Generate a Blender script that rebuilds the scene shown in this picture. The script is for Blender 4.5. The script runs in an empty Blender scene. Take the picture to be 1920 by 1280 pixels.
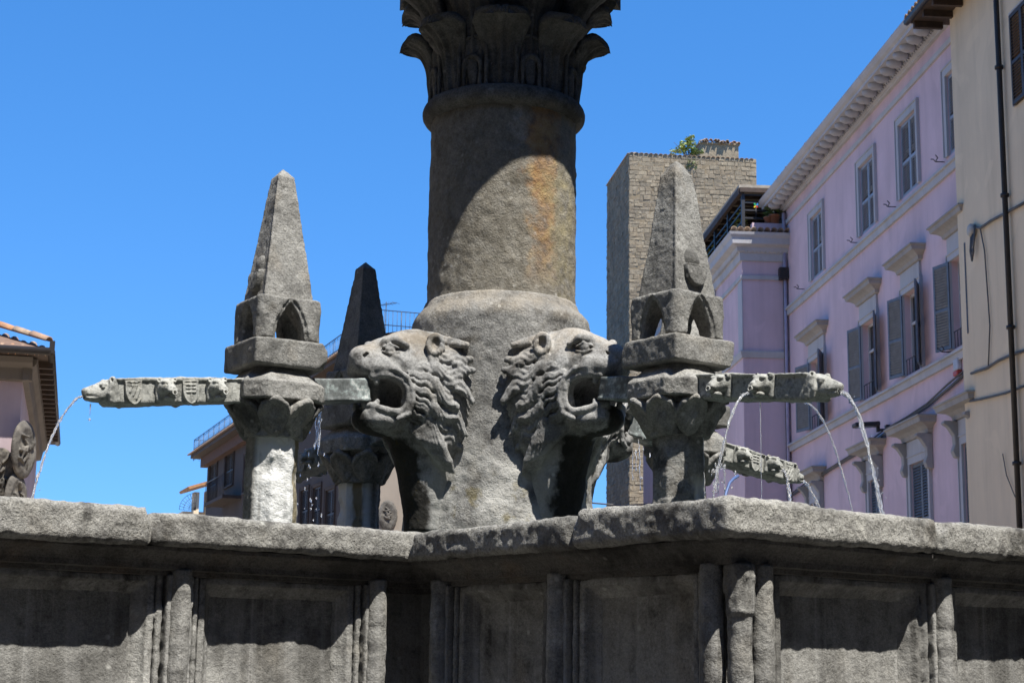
import bpy, bmesh, math, random
import numpy as np
from mathutils import Vector, Matrix

random.seed(7)
rng = np.random.default_rng(7)
SC = bpy.context.scene
COL = SC.collection
R = math.radians
PI = math.pi

# ------------------------------------------------------------------ camera
FPX, PITCH, ROLL, EYE = 3200.0, 0.19435, 0.012689, 1.6
cam_d = bpy.data.cameras.new('camera')
cam_d.sensor_width = 36.0
cam_d.lens = FPX / 1920 * 36.0
cam_d.clip_start, cam_d.clip_end = 0.1, 2000.0
cam_d.dof.use_dof = True
cam_d.dof.focus_distance = 8.3
cam_d.dof.aperture_fstop = 14.0
cam = bpy.data.objects.new('camera', cam_d)
COL.objects.link(cam)
_fw = Vector((0, math.cos(PITCH), math.sin(PITCH)))
_u0 = Vector((0, -math.sin(PITCH), math.cos(PITCH)))
_r0 = Vector((1, 0, 0))
_rt = _r0 * math.cos(ROLL) + _u0 * math.sin(ROLL)
_up = -_r0 * math.sin(ROLL) + _u0 * math.cos(ROLL)
_m = Matrix((_rt, _up, -_fw)).transposed().to_4x4()
_m.translation = Vector((0, 0, EYE))
cam.matrix_world = _m
SC.camera = cam

def ray(x, y):
    return _fw + _rt * ((x - 960) / FPX) - _up * ((y - 640) / FPX)
def at_y(x, y, Y):
    d = ray(x, y)
    return Vector((0, 0, EYE)) + d * (Y / d.y)

# ------------------------------------------------------------------ light
SUN_AZ, SUN_EL = R(34.5), R(62)            # azimuth to the right of straight behind the camera
SDIR = Vector((math.sin(SUN_AZ) * math.cos(SUN_EL), -math.cos(SUN_AZ) * math.cos(SUN_EL), math.sin(SUN_EL)))
world = bpy.data.worlds.new('World')
SC.world = world
world.use_nodes = True
wn, wl = world.node_tree.nodes, world.node_tree.links
wn.clear()
w_out = wn.new('ShaderNodeOutputWorld')
w_bg = wn.new('ShaderNodeBackground')
w_sky = wn.new('ShaderNodeTexSky')
w_sky.sky_type = 'NISHITA'
w_sky.sun_disc = False
w_sky.sun_elevation = SUN_EL
w_sky.sun_rotation = PI - SUN_AZ
w_sky.altitude = 300
w_sky.air_density = 1.0
w_sky.dust_density = 0.1
w_sky.ozone_density = 4.0
w_hs = wn.new('ShaderNodeHueSaturation')
w_hs.inputs['Saturation'].default_value = 1.28
w_hs.inputs['Hue'].default_value = 0.503
w_hs.inputs['Value'].default_value = 1.56
w_bg.inputs['Strength'].default_value = 0.09
# the clear summer sky hardly pales towards the horizon: sample it a little higher than it stands
w_tc = wn.new('ShaderNodeTexCoord'); w_mp = wn.new('ShaderNodeMapping')
w_mp.inputs['Location'].default_value = (0, 0, 0.16); w_mp.inputs['Scale'].default_value = (1, 1, 0.85)
wl.new(w_tc.outputs['Generated'], w_mp.inputs['Vector']); wl.new(w_mp.outputs[0], w_sky.inputs['Vector'])
wl.new(w_sky.outputs[0], w_hs.inputs['Color'])
wl.new(w_hs.outputs[0], w_bg.inputs['Color'])
wl.new(w_bg.outputs[0], w_out.inputs[0])
sun_d = bpy.data.lights.new('sun', 'SUN')
sun_d.energy = 5.0
sun_d.angle = R(0.53)
sun_d.color = (1.0, 0.965, 0.91)
sun = bpy.data.objects.new('sun', sun_d)
sun.rotation_euler = SDIR.to_track_quat('Z', 'Y').to_euler()
sun.location = SDIR * 60
COL.objects.link(sun)
SC.view_settings.view_transform = 'Standard'
SC.view_settings.look = 'None'
SC.view_settings.gamma = 1.0
SC.view_settings.use_curve_mapping = False
SC.view_settings.exposure = 0.85

# ------------------------------------------------------------------ helpers
def tag(o, label=None, cat=None, group=None, kind=None):
    if label: o['label'] = label
    if cat: o['category'] = cat
    if group: o['group'] = group
    if kind: o['kind'] = kind
    return o
def thing(name, label, cat, loc=(0, 0, 0), rz=0.0, group=None):
    o = bpy.data.objects.new(name, None)
    o.empty_display_size = 0.2
    COL.objects.link(o)
    o.location = loc
    o.rotation_euler = (0, 0, rz)
    return tag(o, label, cat, group)
def link(name, me, parent=None, loc=(0, 0, 0), rot=(0, 0, 0), scale=(1, 1, 1)):
    o = bpy.data.objects.new(name, me)
    COL.objects.link(o)
    o.location, o.rotation_euler, o.scale = loc, rot, scale
    if parent: o.parent = parent
    return o
def copy_tree(o, parent=None):
    c = o.copy()
    COL.objects.link(c)
    c.parent = parent
    for ch in [k for k in bpy.data.objects if k.parent == o]:
        copy_tree(ch, c)
    return c

class MB:
    """collects polygons for one mesh"""
    def __init__(s): s.v, s.f, s.sm = [], [], []
    def add(s, vs, fs, smooth=False):
        b = len(s.v)
        s.v += [tuple(v) for v in vs]
        for f in fs:
            s.f.append([b + i for i in f]); s.sm.append(smooth)
        return s
    def box(s, x0, x1, y0, y1, z0, z1, M=None):
        vs = [Vector(p) for p in ((x0,y0,z0),(x1,y0,z0),(x1,y1,z0),(x0,y1,z0),(x0,y0,z1),(x1,y0,z1),(x1,y1,z1),(x0,y1,z1))]
        if M: vs = [M @ v for v in vs]
        return s.add(vs, [(0,3,2,1),(4,5,6,7),(0,1,5,4),(1,2,6,5),(2,3,7,6),(3,0,4,7)])
    def prism(s, poly, axis, a0, a1):
        """extrude a 2D polygon along an axis ('x','y','z')"""
        def P(p, a):
            return {'x': (a, p[0], p[1]), 'y': (p[0], a, p[1]), 'z': (p[0], p[1], a)}[axis]
        n = len(poly)
        vs = [P(p, a0) for p in poly] + [P(p, a1) for p in poly]
        fs = [(i, (i + 1) % n, n + (i + 1) % n, n + i) for i in range(n)] + [tuple(range(n))[::-1], tuple(range(n, 2 * n))]
        return s.add(vs, fs)
    def lathe(s, prof, n=48, smooth=True, a0=0.0, a1=2 * PI):
        full = abs(a1 - a0 - 2 * PI) < 1e-6
        m = n if full else n + 1
        vs = [(r * math.cos(a0 + (a1 - a0) * i / n), r * math.sin(a0 + (a1 - a0) * i / n), z) for r, z in prof for i in range(m)]
        fs = []
        for k in range(len(prof) - 1):
            for i in range(n):
                j = (i + 1) % m if full else i + 1
                fs.append((k*m+i, k*m+j, (k+1)*m+j, (k+1)*m+i))
        return s.add(vs, fs, smooth)
    def tube(s, pts, r, n=8, caps=True):
        pts = [Vector(p) for p in pts]
        rs = r if isinstance(r, (list, tuple)) else [r] * len(pts)
        vs, fs = [], []
        nrm = None
        for i, p in enumerate(pts):
            t = (pts[min(i+1, len(pts)-1)] - pts[max(i-1, 0)]).normalized()
            if nrm is None:
                nrm = t.orthogonal().normalized()
            nrm = (nrm - t * nrm.dot(t)).normalized()
            b = t.cross(nrm)
            for k in range(n):
                a = 2 * PI * k / n
                vs.append(p + (nrm * math.cos(a) + b * math.sin(a)) * rs[i])
        for i in range(len(pts) - 1):
            for k in range(n):
                j = (k + 1) % n
                fs.append((i*n+k, i*n+j, (i+1)*n+j, (i+1)*n+k))
        if caps:
            fs += [tuple(range(n))[::-1], tuple(range((len(pts)-1)*n, len(pts)*n))]
        return s.add(vs, fs, True)
    def mesh(s, name, mat, bevel=0.0):
        me = bpy.data.meshes.new(name)
        me.from_pydata([tuple(v) for v in s.v], [], s.f)
        me.polygons.foreach_set('use_smooth', s.sm)
        if mat: me.materials.append(mat)
        bm = bmesh.new(); bm.from_mesh(me)
        bmesh.ops.recalc_face_normals(bm, faces=bm.faces)
        if bevel:
            ed = [e for e in bm.edges if len(e.link_faces) == 2 and e.calc_face_angle(0) > 0.5]
            bmesh.ops.bevel(bm, geom=ed, offset=bevel, segments=1, affect='EDGES')
        bm.to_mesh(me); bm.free()
        me.update()
        return me
    def build(s, name, mat, parent=None, bevel=0.0, **k):
        return link(name, s.mesh(name, mat, bevel), parent, **k)

def np_mesh(name, V, F, mat, smooth=True):
    me = bpy.data.meshes.new(name)
    V = np.asarray(V, np.float32); F = np.asarray(F, np.int32)
    me.vertices.add(len(V)); me.vertices.foreach_set('co', V.ravel())
    n = F.shape[1]
    me.loops.add(F.size); me.loops.foreach_set('vertex_index', F.ravel())
    me.polygons.add(len(F)); me.polygons.foreach_set('loop_start', np.arange(0, F.size, n, dtype=np.int32))
    me.polygons.foreach_set('use_smooth', np.full(len(F), smooth))
    me.update(calc_edges=True); me.validate()
    if mat: me.materials.append(mat)
    return me

# ---- value noise and signed distance sculpting
_LAT = rng.random((64, 64, 64)).astype(np.float32) * 2 - 1
def vnoise(x, y, z, f, seed=0):
    x, y, z = x * f + seed * 7.31, y * f + seed * 3.77, z * f + seed * 5.13
    xi, yi, zi = np.floor(x).astype(np.int32), np.floor(y).astype(np.int32), np.floor(z).astype(np.int32)
    fx, fy, fz = x - xi, y - yi, z - zi
    fx, fy, fz = fx*fx*(3-2*fx), fy*fy*(3-2*fy), fz*fz*(3-2*fz)
    L = lambda i, j, k: _LAT[(xi+i) & 63, (yi+j) & 63, (zi+k) & 63]
    a = L(0,0,0)*(1-fx)+L(1,0,0)*fx; b = L(0,1,0)*(1-fx)+L(1,1,0)*fx
    c = L(0,0,1)*(1-fx)+L(1,0,1)*fx; d = L(0,1,1)*(1-fx)+L(1,1,1)*fx
    return (a*(1-fy)+b*fy)*(1-fz)+(c*(1-fy)+d*fy)*fz

def smin(a, b, k):
    if k <= 0: return np.minimum(a, b)
    h = np.clip(0.5 + 0.5 * (b - a) / k, 0, 1)
    return b + (a - b) * h - k * h * (1 - h)
def smax(a, b, k): return -smin(-a, -b, k)

class Sculpt:
    def __init__(s, lo, hi, h):
        s.lo, s.h = np.array(lo, float), h
        n = np.ceil((np.array(hi, float) - s.lo) / h).astype(int) + 1
        s.ax = [(s.lo[i] + h * np.arange(n[i])).astype(np.float32) for i in range(3)]
        s.d = np.full(n, 1.0, np.float32)
    def _sl(s, lo, hi, pad):
        out = []
        for i in range(3):
            a = int(np.searchsorted(s.ax[i], lo[i] - pad)); b = int(np.searchsorted(s.ax[i], hi[i] + pad))
            out.append(slice(max(a - 1, 0), min(b + 1, len(s.ax[i]))))
        return tuple(out)
    def _op(s, fn, lo, hi, k, mode):
        sl = s._sl(lo, hi, k + 5 * s.h)
        X, Y, Z = s.ax[0][sl[0]][:, None, None], s.ax[1][sl[1]][None, :, None], s.ax[2][sl[2]][None, None, :]
        if X.size == 0 or Y.size == 0 or Z.size == 0: return
        e = fn(X, Y, Z)
        cur = s.d[sl]
        s.d[sl] = smin(cur, e, k) if mode == 'add' else (smax(cur, -e, k) if mode == 'sub' else smax(cur, e, k))
    def ell(s, c, r, k=0.0, mode='add'):
        def fn(X, Y, Z):
            px, py, pz = X - c[0], Y - c[1], Z - c[2]
            k0 = np.sqrt((px/r[0])**2 + (py/r[1])**2 + (pz/r[2])**2)
            k1 = np.sqrt((px/r[0]**2)**2 + (py/r[1]**2)**2 + (pz/r[2]**2)**2) + 1e-6
            return k0 * (k0 - 1) / k1
        s._op(fn, [c[i] - r[i] for i in range(3)], [c[i] + r[i] for i in range(3)], k, mode)
    def cap(s, a, b, ra, rb, k=0.0, mode='add'):
        a, b = np.array(a, float), np.array(b, float)
        ba = b - a; L = float(ba @ ba) + 1e-9
        def fn(X, Y, Z):
            t = np.clip(((X-a[0])*ba[0] + (Y-a[1])*ba[1] + (Z-a[2])*ba[2]) / L, 0, 1)
            return np.sqrt((X-a[0]-ba[0]*t)**2 + (Y-a[1]-ba[1]*t)**2 + (Z-a[2]-ba[2]*t)**2) - (ra + (rb-ra)*t)
        m = max(ra, rb)
        s._op(fn, np.minimum(a, b) - m, np.maximum(a, b) + m, k, mode)
    def chain(s, pts, r0, r1, k=0.0, mode='add'):
        n = len(pts) - 1
        for i in range(n):
            s.cap(pts[i], pts[i+1], r0 + (r1-r0)*i/n, r0 + (r1-r0)*(i+1)/n, k, mode)
    def box(s, c, hs, rd=0.0, k=0.0, mode='add', rz=0.0):
        cs, sn = math.cos(rz), math.sin(rz)
        def fn(X, Y, Z):
            px, py = X - c[0], Y - c[1]
            qx = np.abs(px*cs + py*sn) - (hs[0]-rd); qy = np.abs(-px*sn + py*cs) - (hs[1]-rd); qz = np.abs(Z - c[2]) - (hs[2]-rd)
            return np.sqrt(np.maximum(qx,0)**2 + np.maximum(qy,0)**2 + np.maximum(qz,0)**2) + np.minimum(np.maximum(qx, np.maximum(qy, qz)), 0) - rd
        e = [abs(hs[0]*cs)+abs(hs[1]*sn), abs(hs[0]*sn)+abs(hs[1]*cs), hs[2]] if rz else hs
        s._op(fn, [c[i]-e[i] for i in range(3)], [c[i]+e[i] for i in range(3)], k, mode)
    def fn(s, f, lo, hi, k=0.0, mode='add'):
        s._op(f, lo, hi, k, mode)
    def noise(s, *layers):
        """layers of (frequency, amplitude, seed), only near the surface"""
        band = max(a for _, a, _ in layers) * 1.5 + 3 * s.h
        I, J, K = np.nonzero(np.abs(s.d) < band)
        x, y, z = s.ax[0][I], s.ax[1][J], s.ax[2][K]
        e = np.zeros(len(I), np.float32)
        for f, a, sd in layers:
            e += a * vnoise(x, y, z, f, sd)
        s.d[I, J, K] += e
    def mesh(s, name, mat, keep_all=False):
        v = s.d
        v[0], v[-1], v[:, 0], v[:, -1], v[:, :, 0], v[:, :, -1] = [np.maximum(q, s.h * 0.3) for q in (v[0], v[-1], v[:, 0], v[:, -1], v[:, :, 0], v[:, :, -1])]
        ins = v < 0
        nx, ny, nz = v.shape
        cnt = np.zeros((nx-1, ny-1, nz-1), np.int8)
        for i in (0, 1):
            for j in (0, 1):
                for k in (0, 1):
                    cnt += ins[i:nx-1+i, j:ny-1+j, k:nz-1+k]
        act = (cnt > 0) & (cnt < 8)
        I, J, K = np.nonzero(act)
        idx = np.full(act.shape, -1, np.int32); idx[I, J, K] = np.arange(len(I))
        g = {(i, j, k): v[I+i, J+j, K+k] for i in (0, 1) for j in (0, 1) for k in (0, 1)}
        P = np.zeros((len(I), 3), np.float32); N = np.zeros(len(I), np.float32)
        for ax in range(3):
            o = [q for q in range(3) if q != ax]
            for p in (0, 1):
                for q in (0, 1):
                    a = [0, 0, 0]; a[o[0]], a[o[1]] = p, q; b = list(a); b[ax] = 1
                    va, vb = g[tuple(a)], g[tuple(b)]
                    m = (va < 0) != (vb < 0)
                    t = np.where(m, va / np.where(m, va - vb, 1), 0)
                    P[:, ax] += np.where(m, t, 0); P[:, o[0]] += m * p; P[:, o[1]] += m * q; N += m
        P = (P / N[:, None] + np.stack([I, J, K], 1)) * s.h + s.lo
        quads = []
        for ax in range(3):
            o = [(ax+1) % 3, (ax+2) % 3]
            sa = [slice(1, -1)] * 3; sa[ax] = slice(0, -1)
            sb = list(sa); sb[ax] = slice(1, None)
            A, B = ins[tuple(sa)], ins[tuple(sb)]
            E = np.stack(np.nonzero(A != B), 1)
            flip = A[tuple(E.T)]
            base = E.copy(); base[:, o[0]] += 1; base[:, o[1]] += 1
            q = []
            for da, db in ((-1, -1), (0, -1), (0, 0), (-1, 0)):
                c = base.copy(); c[:, o[0]] += da; c[:, o[1]] += db
                q.append(idx[tuple(c.T)])
            q = np.stack(q, 1)
            q[~flip] = q[~flip][:, ::-1]
            quads.append(q)
        F = np.concatenate(quads)
        F = F[(F >= 0).all(1)]
        return np_mesh(name, P, F, mat)

# ------------------------------------------------------------------ materials
MATS = {}
class NT:
    def __init__(s, name):
        s.m = bpy.data.materials.new(name); s.m.use_nodes = True
        s.t = s.m.node_tree; s.t.nodes.clear()
        s.out = s.t.nodes.new('ShaderNodeOutputMaterial')
        s.b = s.t.nodes.new('ShaderNodeBsdfPrincipled')
        s.t.links.new(s.b.outputs[0], s.out.inputs[0])
    def n(s, typ, **kw):
        nd = s.t.nodes.new('ShaderNode' + typ)
        for k, v in kw.items():
            if k in nd.inputs: s.set(nd.inputs[k], v)
            else: setattr(nd, k, v)
        return nd
    def set(s, sock, v):
        if hasattr(v, 'is_linked') or hasattr(v, 'links'): s.t.links.new(v, sock)
        else: sock.default_value = v
    def noise(s, vec, scale, detail=4, rough=0.55, dist=0.0):
        nd = s.n('TexNoise', Scale=scale, Detail=detail, Roughness=rough, Distortion=dist)
        s.t.links.new(vec, nd.inputs['Vector'])
        return nd.outputs['Fac']
    def ramp(s, fac, *stops):
        nd = s.t.nodes.new('ShaderNodeValToRGB')
        e = nd.color_ramp.elements
        while len(e) < len(stops): e.new(0.5)
        for el, (p, c) in zip(e, stops):
            el.position = p; el.color = (c, c, c, 1) if isinstance(c, (int, float)) else (*c, 1)
        s.t.links.new(fac, nd.inputs[0])
        return nd.outputs[0]
    def mix(s, fac, a, b, mode='MIX'):
        nd = s.t.nodes.new('ShaderNodeMix'); nd.data_type = 'RGBA'; nd.blend_type = mode
        for i, v in ((0, fac), (6, a), (7, b)):
            if isinstance(v, tuple): v = (*v, 1)
            s.set(nd.inputs[i], v)
        return nd.outputs[2]
    def math(s, op, a, b=0.0, c=None, clamp=False):
        nd = s.t.nodes.new('ShaderNodeMath'); nd.operation = op; nd.use_clamp = clamp
        s.set(nd.inputs[0], a); s.set(nd.inputs[1], b)
        if c is not None: s.set(nd.inputs[2], c)
        return nd.outputs[0]
    def bump(s, h, strength, dist, prev=None):
        nd = s.n('Bump', Strength=strength, Distance=dist)
        s.t.links.new(h, nd.inputs['Height'])
        if prev: s.t.links.new(prev, nd.inputs['Normal'])
        return nd.outputs[0]
    def coords(s, rand=True):
        tc = s.t.nodes.new('ShaderNodeTexCoord')
        if not rand: return tc.outputs['Object']
        oi = s.t.nodes.new('ShaderNodeObjectInfo')
        ad = s.t.nodes.new('ShaderNodeVectorMath'); ad.operation = 'ADD'
        mu = s.math('MULTIPLY', oi.outputs['Random'], 37.0)
        s.t.links.new(tc.outputs['Object'], ad.inputs[0]); s.t.links.new(mu, ad.inputs[1])
        return ad.outputs[0]

def plain(name, col, rough=0.7, metal=0.0, bump=0.0, var=0.15, scale=6.0):
    t = NT(name)
    v = t.coords()
    f = t.noise(v, scale, 5)
    d = tuple(c * (1 - var) for c in col); l = tuple(min(c * (1 + var), 1) for c in col)
    t.set(t.b.inputs['Base Color'], t.ramp(f, (0.3, d), (0.7, l)))
    t.b.inputs['Roughness'].default_value = rough
    t.b.inputs['Metallic'].default_value = metal
    if bump: t.set(t.b.inputs['Normal'], t.bump(t.noise(v, scale * 8, 4), bump, 0.01))
    return t.m

def peperino(name, dark=(0.062, 0.058, 0.052), mid=(0.225, 0.219, 0.20), light=(0.39, 0.382, 0.35), warm=(0.27, 0.24, 0.19), rough_amt=1.0,
             patch=3.0, stain=None, pits=0.5):
    """grey volcanic stone: lichen patches, grain, pits; stain(t, col) adds marks of its own"""
    t = NT(name)
    v = t.coords()
    big = t.noise(v, patch, 6, 0.65, 0.4)
    med = t.noise(v, patch * 6, 6, 0.7)
    fine = t.noise(v, 90, 3, 0.7)
    vf = t.noise(v, 260, 2, 0.8)
    c = t.ramp(big, (0.34, dark), (0.46, mid), (0.58, mid), (0.70, light))
    c = t.mix(t.ramp(med, (0.44, 0.0), (0.72, 0.5)), c, light)
    c = t.mix(t.ramp(t.noise(v, patch * 1.7, 4), (0.55, 0.0), (0.75, 0.55)), c, warm)
    c = t.mix(t.ramp(med, (0.28, 0.75), (0.44, 0.0)), c, dark)
    c = t.mix(0.62, c, t.ramp(fine, (0.32, 0.48), (0.5, 1.0), (0.72, 1.45)), 'MULTIPLY')
    c = t.mix(0.42, c, t.ramp(vf, (0.33, 0.5), (0.5, 1.0), (0.7, 1.5)), 'MULTIPLY')
    vo = t.n('TexVoronoi', Scale=55.0); t.t.links.new(v, vo.inputs['Vector'])
    pit = t.ramp(vo.outputs['Distance'], (0.05, 0.0), (0.28, 1.0))
    pit = t.math('MAXIMUM', pit, t.ramp(t.noise(v, 9, 3), (0.42, 1.0), (0.62, 0.0)))
    c = t.mix(t.math('MULTIPLY', t.math('SUBTRACT', 1.0, pit), 0.6 * pits), c, (0.03, 0.028, 0.025))
    # black crust in broad patches, pale lichen spots, and each block its own tone
    crust = t.ramp(t.noise(v, patch * 0.55, 7, 0.68, 0.6), (0.53, 0.0), (0.63, 0.62))
    c = t.mix(crust, c, tuple(q * 0.75 for q in dark))
    lv = t.n('TexVoronoi', Scale=17.0); t.t.links.new(v, lv.inputs['Vector'])
    spot = t.math('MULTIPLY', t.ramp(lv.outputs['Distance'], (0.10, 1.0), (0.22, 0.0)), t.ramp(t.noise(v, 5, 4), (0.52, 0.0), (0.62, 0.75)))
    c = t.mix(spot, c, tuple(min(q * 1.25, 0.6) for q in light))
    tone = t.n('ObjectInfo')
    c = t.mix(1.0, c, t.ramp(tone.outputs['Random'], (0.0, 0.86), (1.0, 1.16)), 'MULTIPLY')
    if stain: c = stain(t, c)
    t.set(t.b.inputs['Base Color'], c)
    t.b.inputs['Roughness'].default_value = 0.92
    t.b.inputs['Specular IOR Level'].default_value = 0.25
    n = t.bump(t.noise(v, 16, 6, 0.7), 0.55 * rough_amt, 0.03)
    n = t.bump(fine, 0.6 * rough_amt, 0.008, n)
    n = t.bump(vf, 0.5 * rough_amt, 0.004, n)
    n = t.bump(pit, 0.5 * pits, 0.01, n)
    t.set(t.b.inputs['Normal'], n)
    return t.m

def xyz(t):
    s = t.n('SeparateXYZ'); t.t.links.new(t.coords(False), s.inputs[0])
    return s.outputs
def band(t, x, a, b, w):
    """1 between a and b, falling to 0 over w"""
    lo = t.n('MapRange'); hi = t.n('MapRange')
    lo.interpolation_type = hi.interpolation_type = 'SMOOTHSTEP'
    for nd, (p, q) in ((lo, (a - w, a)), (hi, (b + w, b))):
        t.set(nd.inputs['Value'], x); nd.inputs['From Min'].default_value = p; nd.inputs['From Max'].default_value = q
    return t.math('MULTIPLY', lo.outputs[0], hi.outputs[0])
def drips(t, sx=14, sz=1.2, lo=0.45, hi=0.62):
    mp = t.n('Mapping'); mp.inputs['Scale'].default_value = (sx, sx, sz)
    t.t.links.new(t.coords(False), mp.inputs['Vector'])
    return t.ramp(t.noise(mp.outputs[0], 1.0, 4, 0.6), (lo, 0.0), (hi, 1.0))

def stain_lion(t, c):
    # algae where water runs from the mouth down the throat; lime rim beside it; dust on top
    X, Y, Z = xyz(t)
    n = t.math('MULTIPLY_ADD', t.noise(t.coords(False), 9, 4), 0.16, -0.08)
    ay = t.math('ADD', t.math('ABSOLUTE', Y), n)
    zn = t.math('ADD', Z, t.math('MULTIPLY', n, 0.7))
    low = t.math('MULTIPLY', band(t, ay, -1.0, 0.105, 0.03), band(t, zn, -1.0, 2.84, 0.04))
    chin = t.math('MULTIPLY', band(t, ay, -1.0, 0.045, 0.03), band(t, zn, -1.0, 2.965, 0.02))
    wet = t.math('MAXIMUM', low, chin)
    lime = t.math('MULTIPLY', band(t, ay, 0.15, 0.2, 0.03), band(t, Z, -1, 2.75, 0.1))
    c = t.mix(t.math('MULTIPLY', lime, 0.5), c, (0.42, 0.42, 0.39))
    c = t.mix(t.math('MULTIPLY', wet, 0.92), c, (0.014, 0.013, 0.010))
    moss = t.math('MULTIPLY', wet, t.ramp(t.noise(t.coords(False), 30, 3), (0.6, 0.0), (0.7, 0.6)))
    c = t.mix(moss, c, (0.05, 0.04, 0.012))
    top = t.math('MULTIPLY', band(t, Z, 3.33, 4, 0.1), t.ramp(t.noise(t.coords(False), 7, 4), (0.4, 0.0), (0.62, 0.42)))
    return t.mix(top, c, (0.30, 0.245, 0.175))
def stain_drum(t, c):
    # lime bloom over the lower drum, a few algae streaks
    X, Y, Z = xyz(t)
    n = t.noise(t.coords(False), 6, 5)
    lim = t.math('MULTIPLY', band(t, Z, -1, 2.62, 0.32), t.ramp(n, (0.40, 0.0), (0.62, 0.8)))
    c = t.mix(lim, c, (0.50, 0.49, 0.45))
    yel = t.math('MULTIPLY', band(t, Z, -1, 2.5, 0.25), t.ramp(t.noise(t.coords(False), 11, 4), (0.56, 0.0), (0.66, 0.7)))
    c = t.mix(yel, c, (0.16, 0.13, 0.05))
    top = t.math('MULTIPLY', band(t, Z, 3.56, 4, 0.05), t.ramp(n, (0.36, 0.0), (0.6, 0.5)))
    return t.mix(top, c, (0.30, 0.26, 0.20))
def stain_shaft(t, c):
    # rust run down one side of the shaft, broken by noise; white scratches
    X, Y, Z = xyz(t)
    at = t.n('Math', operation='ARCTAN2'); t.set(at.inputs[0], Y); t.set(at.inputs[1], X)
    n = t.noise(t.coords(False), 5, 5, 0.65)
    ang = t.math('ADD', at.outputs[0], t.math('MULTIPLY_ADD', n, 0.9, -0.45))
    m = t.math('MULTIPLY', band(t, ang, RUST - 0.12, RUST + 0.10, 0.2), band(t, Z, 4.0, 4.75, 0.35))
    m = t.math('MULTIPLY', m, t.ramp(n, (0.3, 0.45), (0.62, 1.0)))
    c = t.mix(0.35, c, (0.20, 0.17, 0.12))
    c = t.mix(t.math('MULTIPLY', m, 0.6), c, t.ramp(t.noise(t.coords(False), 14, 4), (0.35, (0.10, 0.035, 0.01)), (0.5, (0.36, 0.16, 0.03)), (0.7, (0.55, 0.34, 0.10))))
    m2 = t.math('MULTIPLY', band(t, ang, RUST + 0.2, RUST + 0.6, 0.3), t.ramp(n, (0.42, 0.0), (0.65, 0.6)))
    return t.mix(m2, c, (0.36, 0.30, 0.15))
def stain_pillar(t, c):
    # thick white lime run on the outer side with yellow algae beside it
    d = drips(t, 9, 0.5, 0.25, 0.46)
    X, Y, Z = xyz(t)
    m = t.math('MULTIPLY', d, band(t, Y, 0.02, 1.0, 0.05))
    m = t.math('MULTIPLY', m, band(t, X, -0.12, 0.10, 0.03))
    c = t.mix(t.math('MULTIPLY', m, 0.92), c, (0.70, 0.70, 0.67))
    y = t.math('MULTIPLY', band(t, Y, 0.06, 1.0, 0.03), band(t, X, -0.115, -0.085, 0.012))
    c = t.mix(t.math('MULTIPLY', y, 0.8), c, (0.14, 0.10, 0.02))
    dk = t.math('MULTIPLY', drips(t, 16, 0.6, 0.52, 0.62), band(t, X, -1, -0.05, 0.04))
    return t.mix(t.math('MULTIPLY', dk, 0.7), c, (0.035, 0.034, 0.028))
def stain_drip(t, c):
    c = t.mix(t.math('MULTIPLY', drips(t, 13, 0.7, 0.46, 0.66), 0.4), c, (0.40, 0.395, 0.37))
    c = t.mix(t.math('MULTIPLY', drips(t, 26, 0.5, 0.58, 0.70), 0.35), c, (0.5, 0.49, 0.46))
    return t.mix(t.math('MULTIPLY', drips(t, 7, 0.5, 0.50, 0.70), 0.5), c, (0.05, 0.047, 0.042))
def stain_lime(t, c):
    c = t.mix(t.ramp(t.noise(t.coords(), 8, 5, 0.7), (0.36, 0.75), (0.6, 0.1)), c, (0.44, 0.44, 0.40))
    return t.mix(t.ramp(t.noise(t.coords(), 40, 3), (0.55, 0.0), (0.65, 0.6)), c, (0.09, 0.09, 0.08))

RUST = -1.66
M_STONE = peperino('peperino_weathered')
M_COPE = peperino('peperino_coping', mid=(0.31, 0.30, 0.27), light=(0.50, 0.485, 0.43), patch=2.6, rough_amt=1.5, pits=0.9)
M_WALL = peperino('peperino_panel', patch=2.0, stain=stain_drip, rough_amt=0.7, pits=0.35)
M_UNDER = peperino('peperino_moulding', warm=(0.20, 0.135, 0.085), dark=(0.05, 0.046, 0.04), mid=(0.12, 0.112, 0.1), light=(0.2, 0.19, 0.17), patch=2.2, rough_amt=0.8)  # grimy moulding stone, darkened further to deepen the shade under the coping
M_LION = peperino('peperino_lion', mid=(0.25, 0.247, 0.235), light=(0.38, 0.375, 0.35), stain=stain_lion, rough_amt=0.55, pits=0.3)
M_DRUM = peperino('peperino_drum', mid=(0.225, 0.22, 0.205), stain=stain_drum, rough_amt=1.1, patch=3.5)
M_SHAFT = peperino('peperino_shaft', mid=(0.17, 0.16, 0.135), dark=(0.06, 0.057, 0.05), stain=stain_shaft, rough_amt=1.2, patch=3.2)
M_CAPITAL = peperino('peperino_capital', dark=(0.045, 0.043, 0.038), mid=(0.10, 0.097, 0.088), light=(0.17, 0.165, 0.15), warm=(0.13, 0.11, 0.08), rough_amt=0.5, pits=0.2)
M_OBEL = peperino('peperino_obelisk', dark=(0.10, 0.097, 0.088), warm=(0.24, 0.20, 0.145), rough_amt=1.0, patch=2.2, pits=0.7)
M_PILLAR = peperino('peperino_pillar', stain=stain_pillar)
M_SPOUT = peperino('limed_spout_stone', dark=(0.10, 0.10, 0.09), mid=(0.27, 0.27, 0.24), light=(0.42, 0.415, 0.38), warm=(0.3, 0.27, 0.2), stain=stain_lime, rough_amt=0.5, pits=0.5, patch=8)

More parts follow.
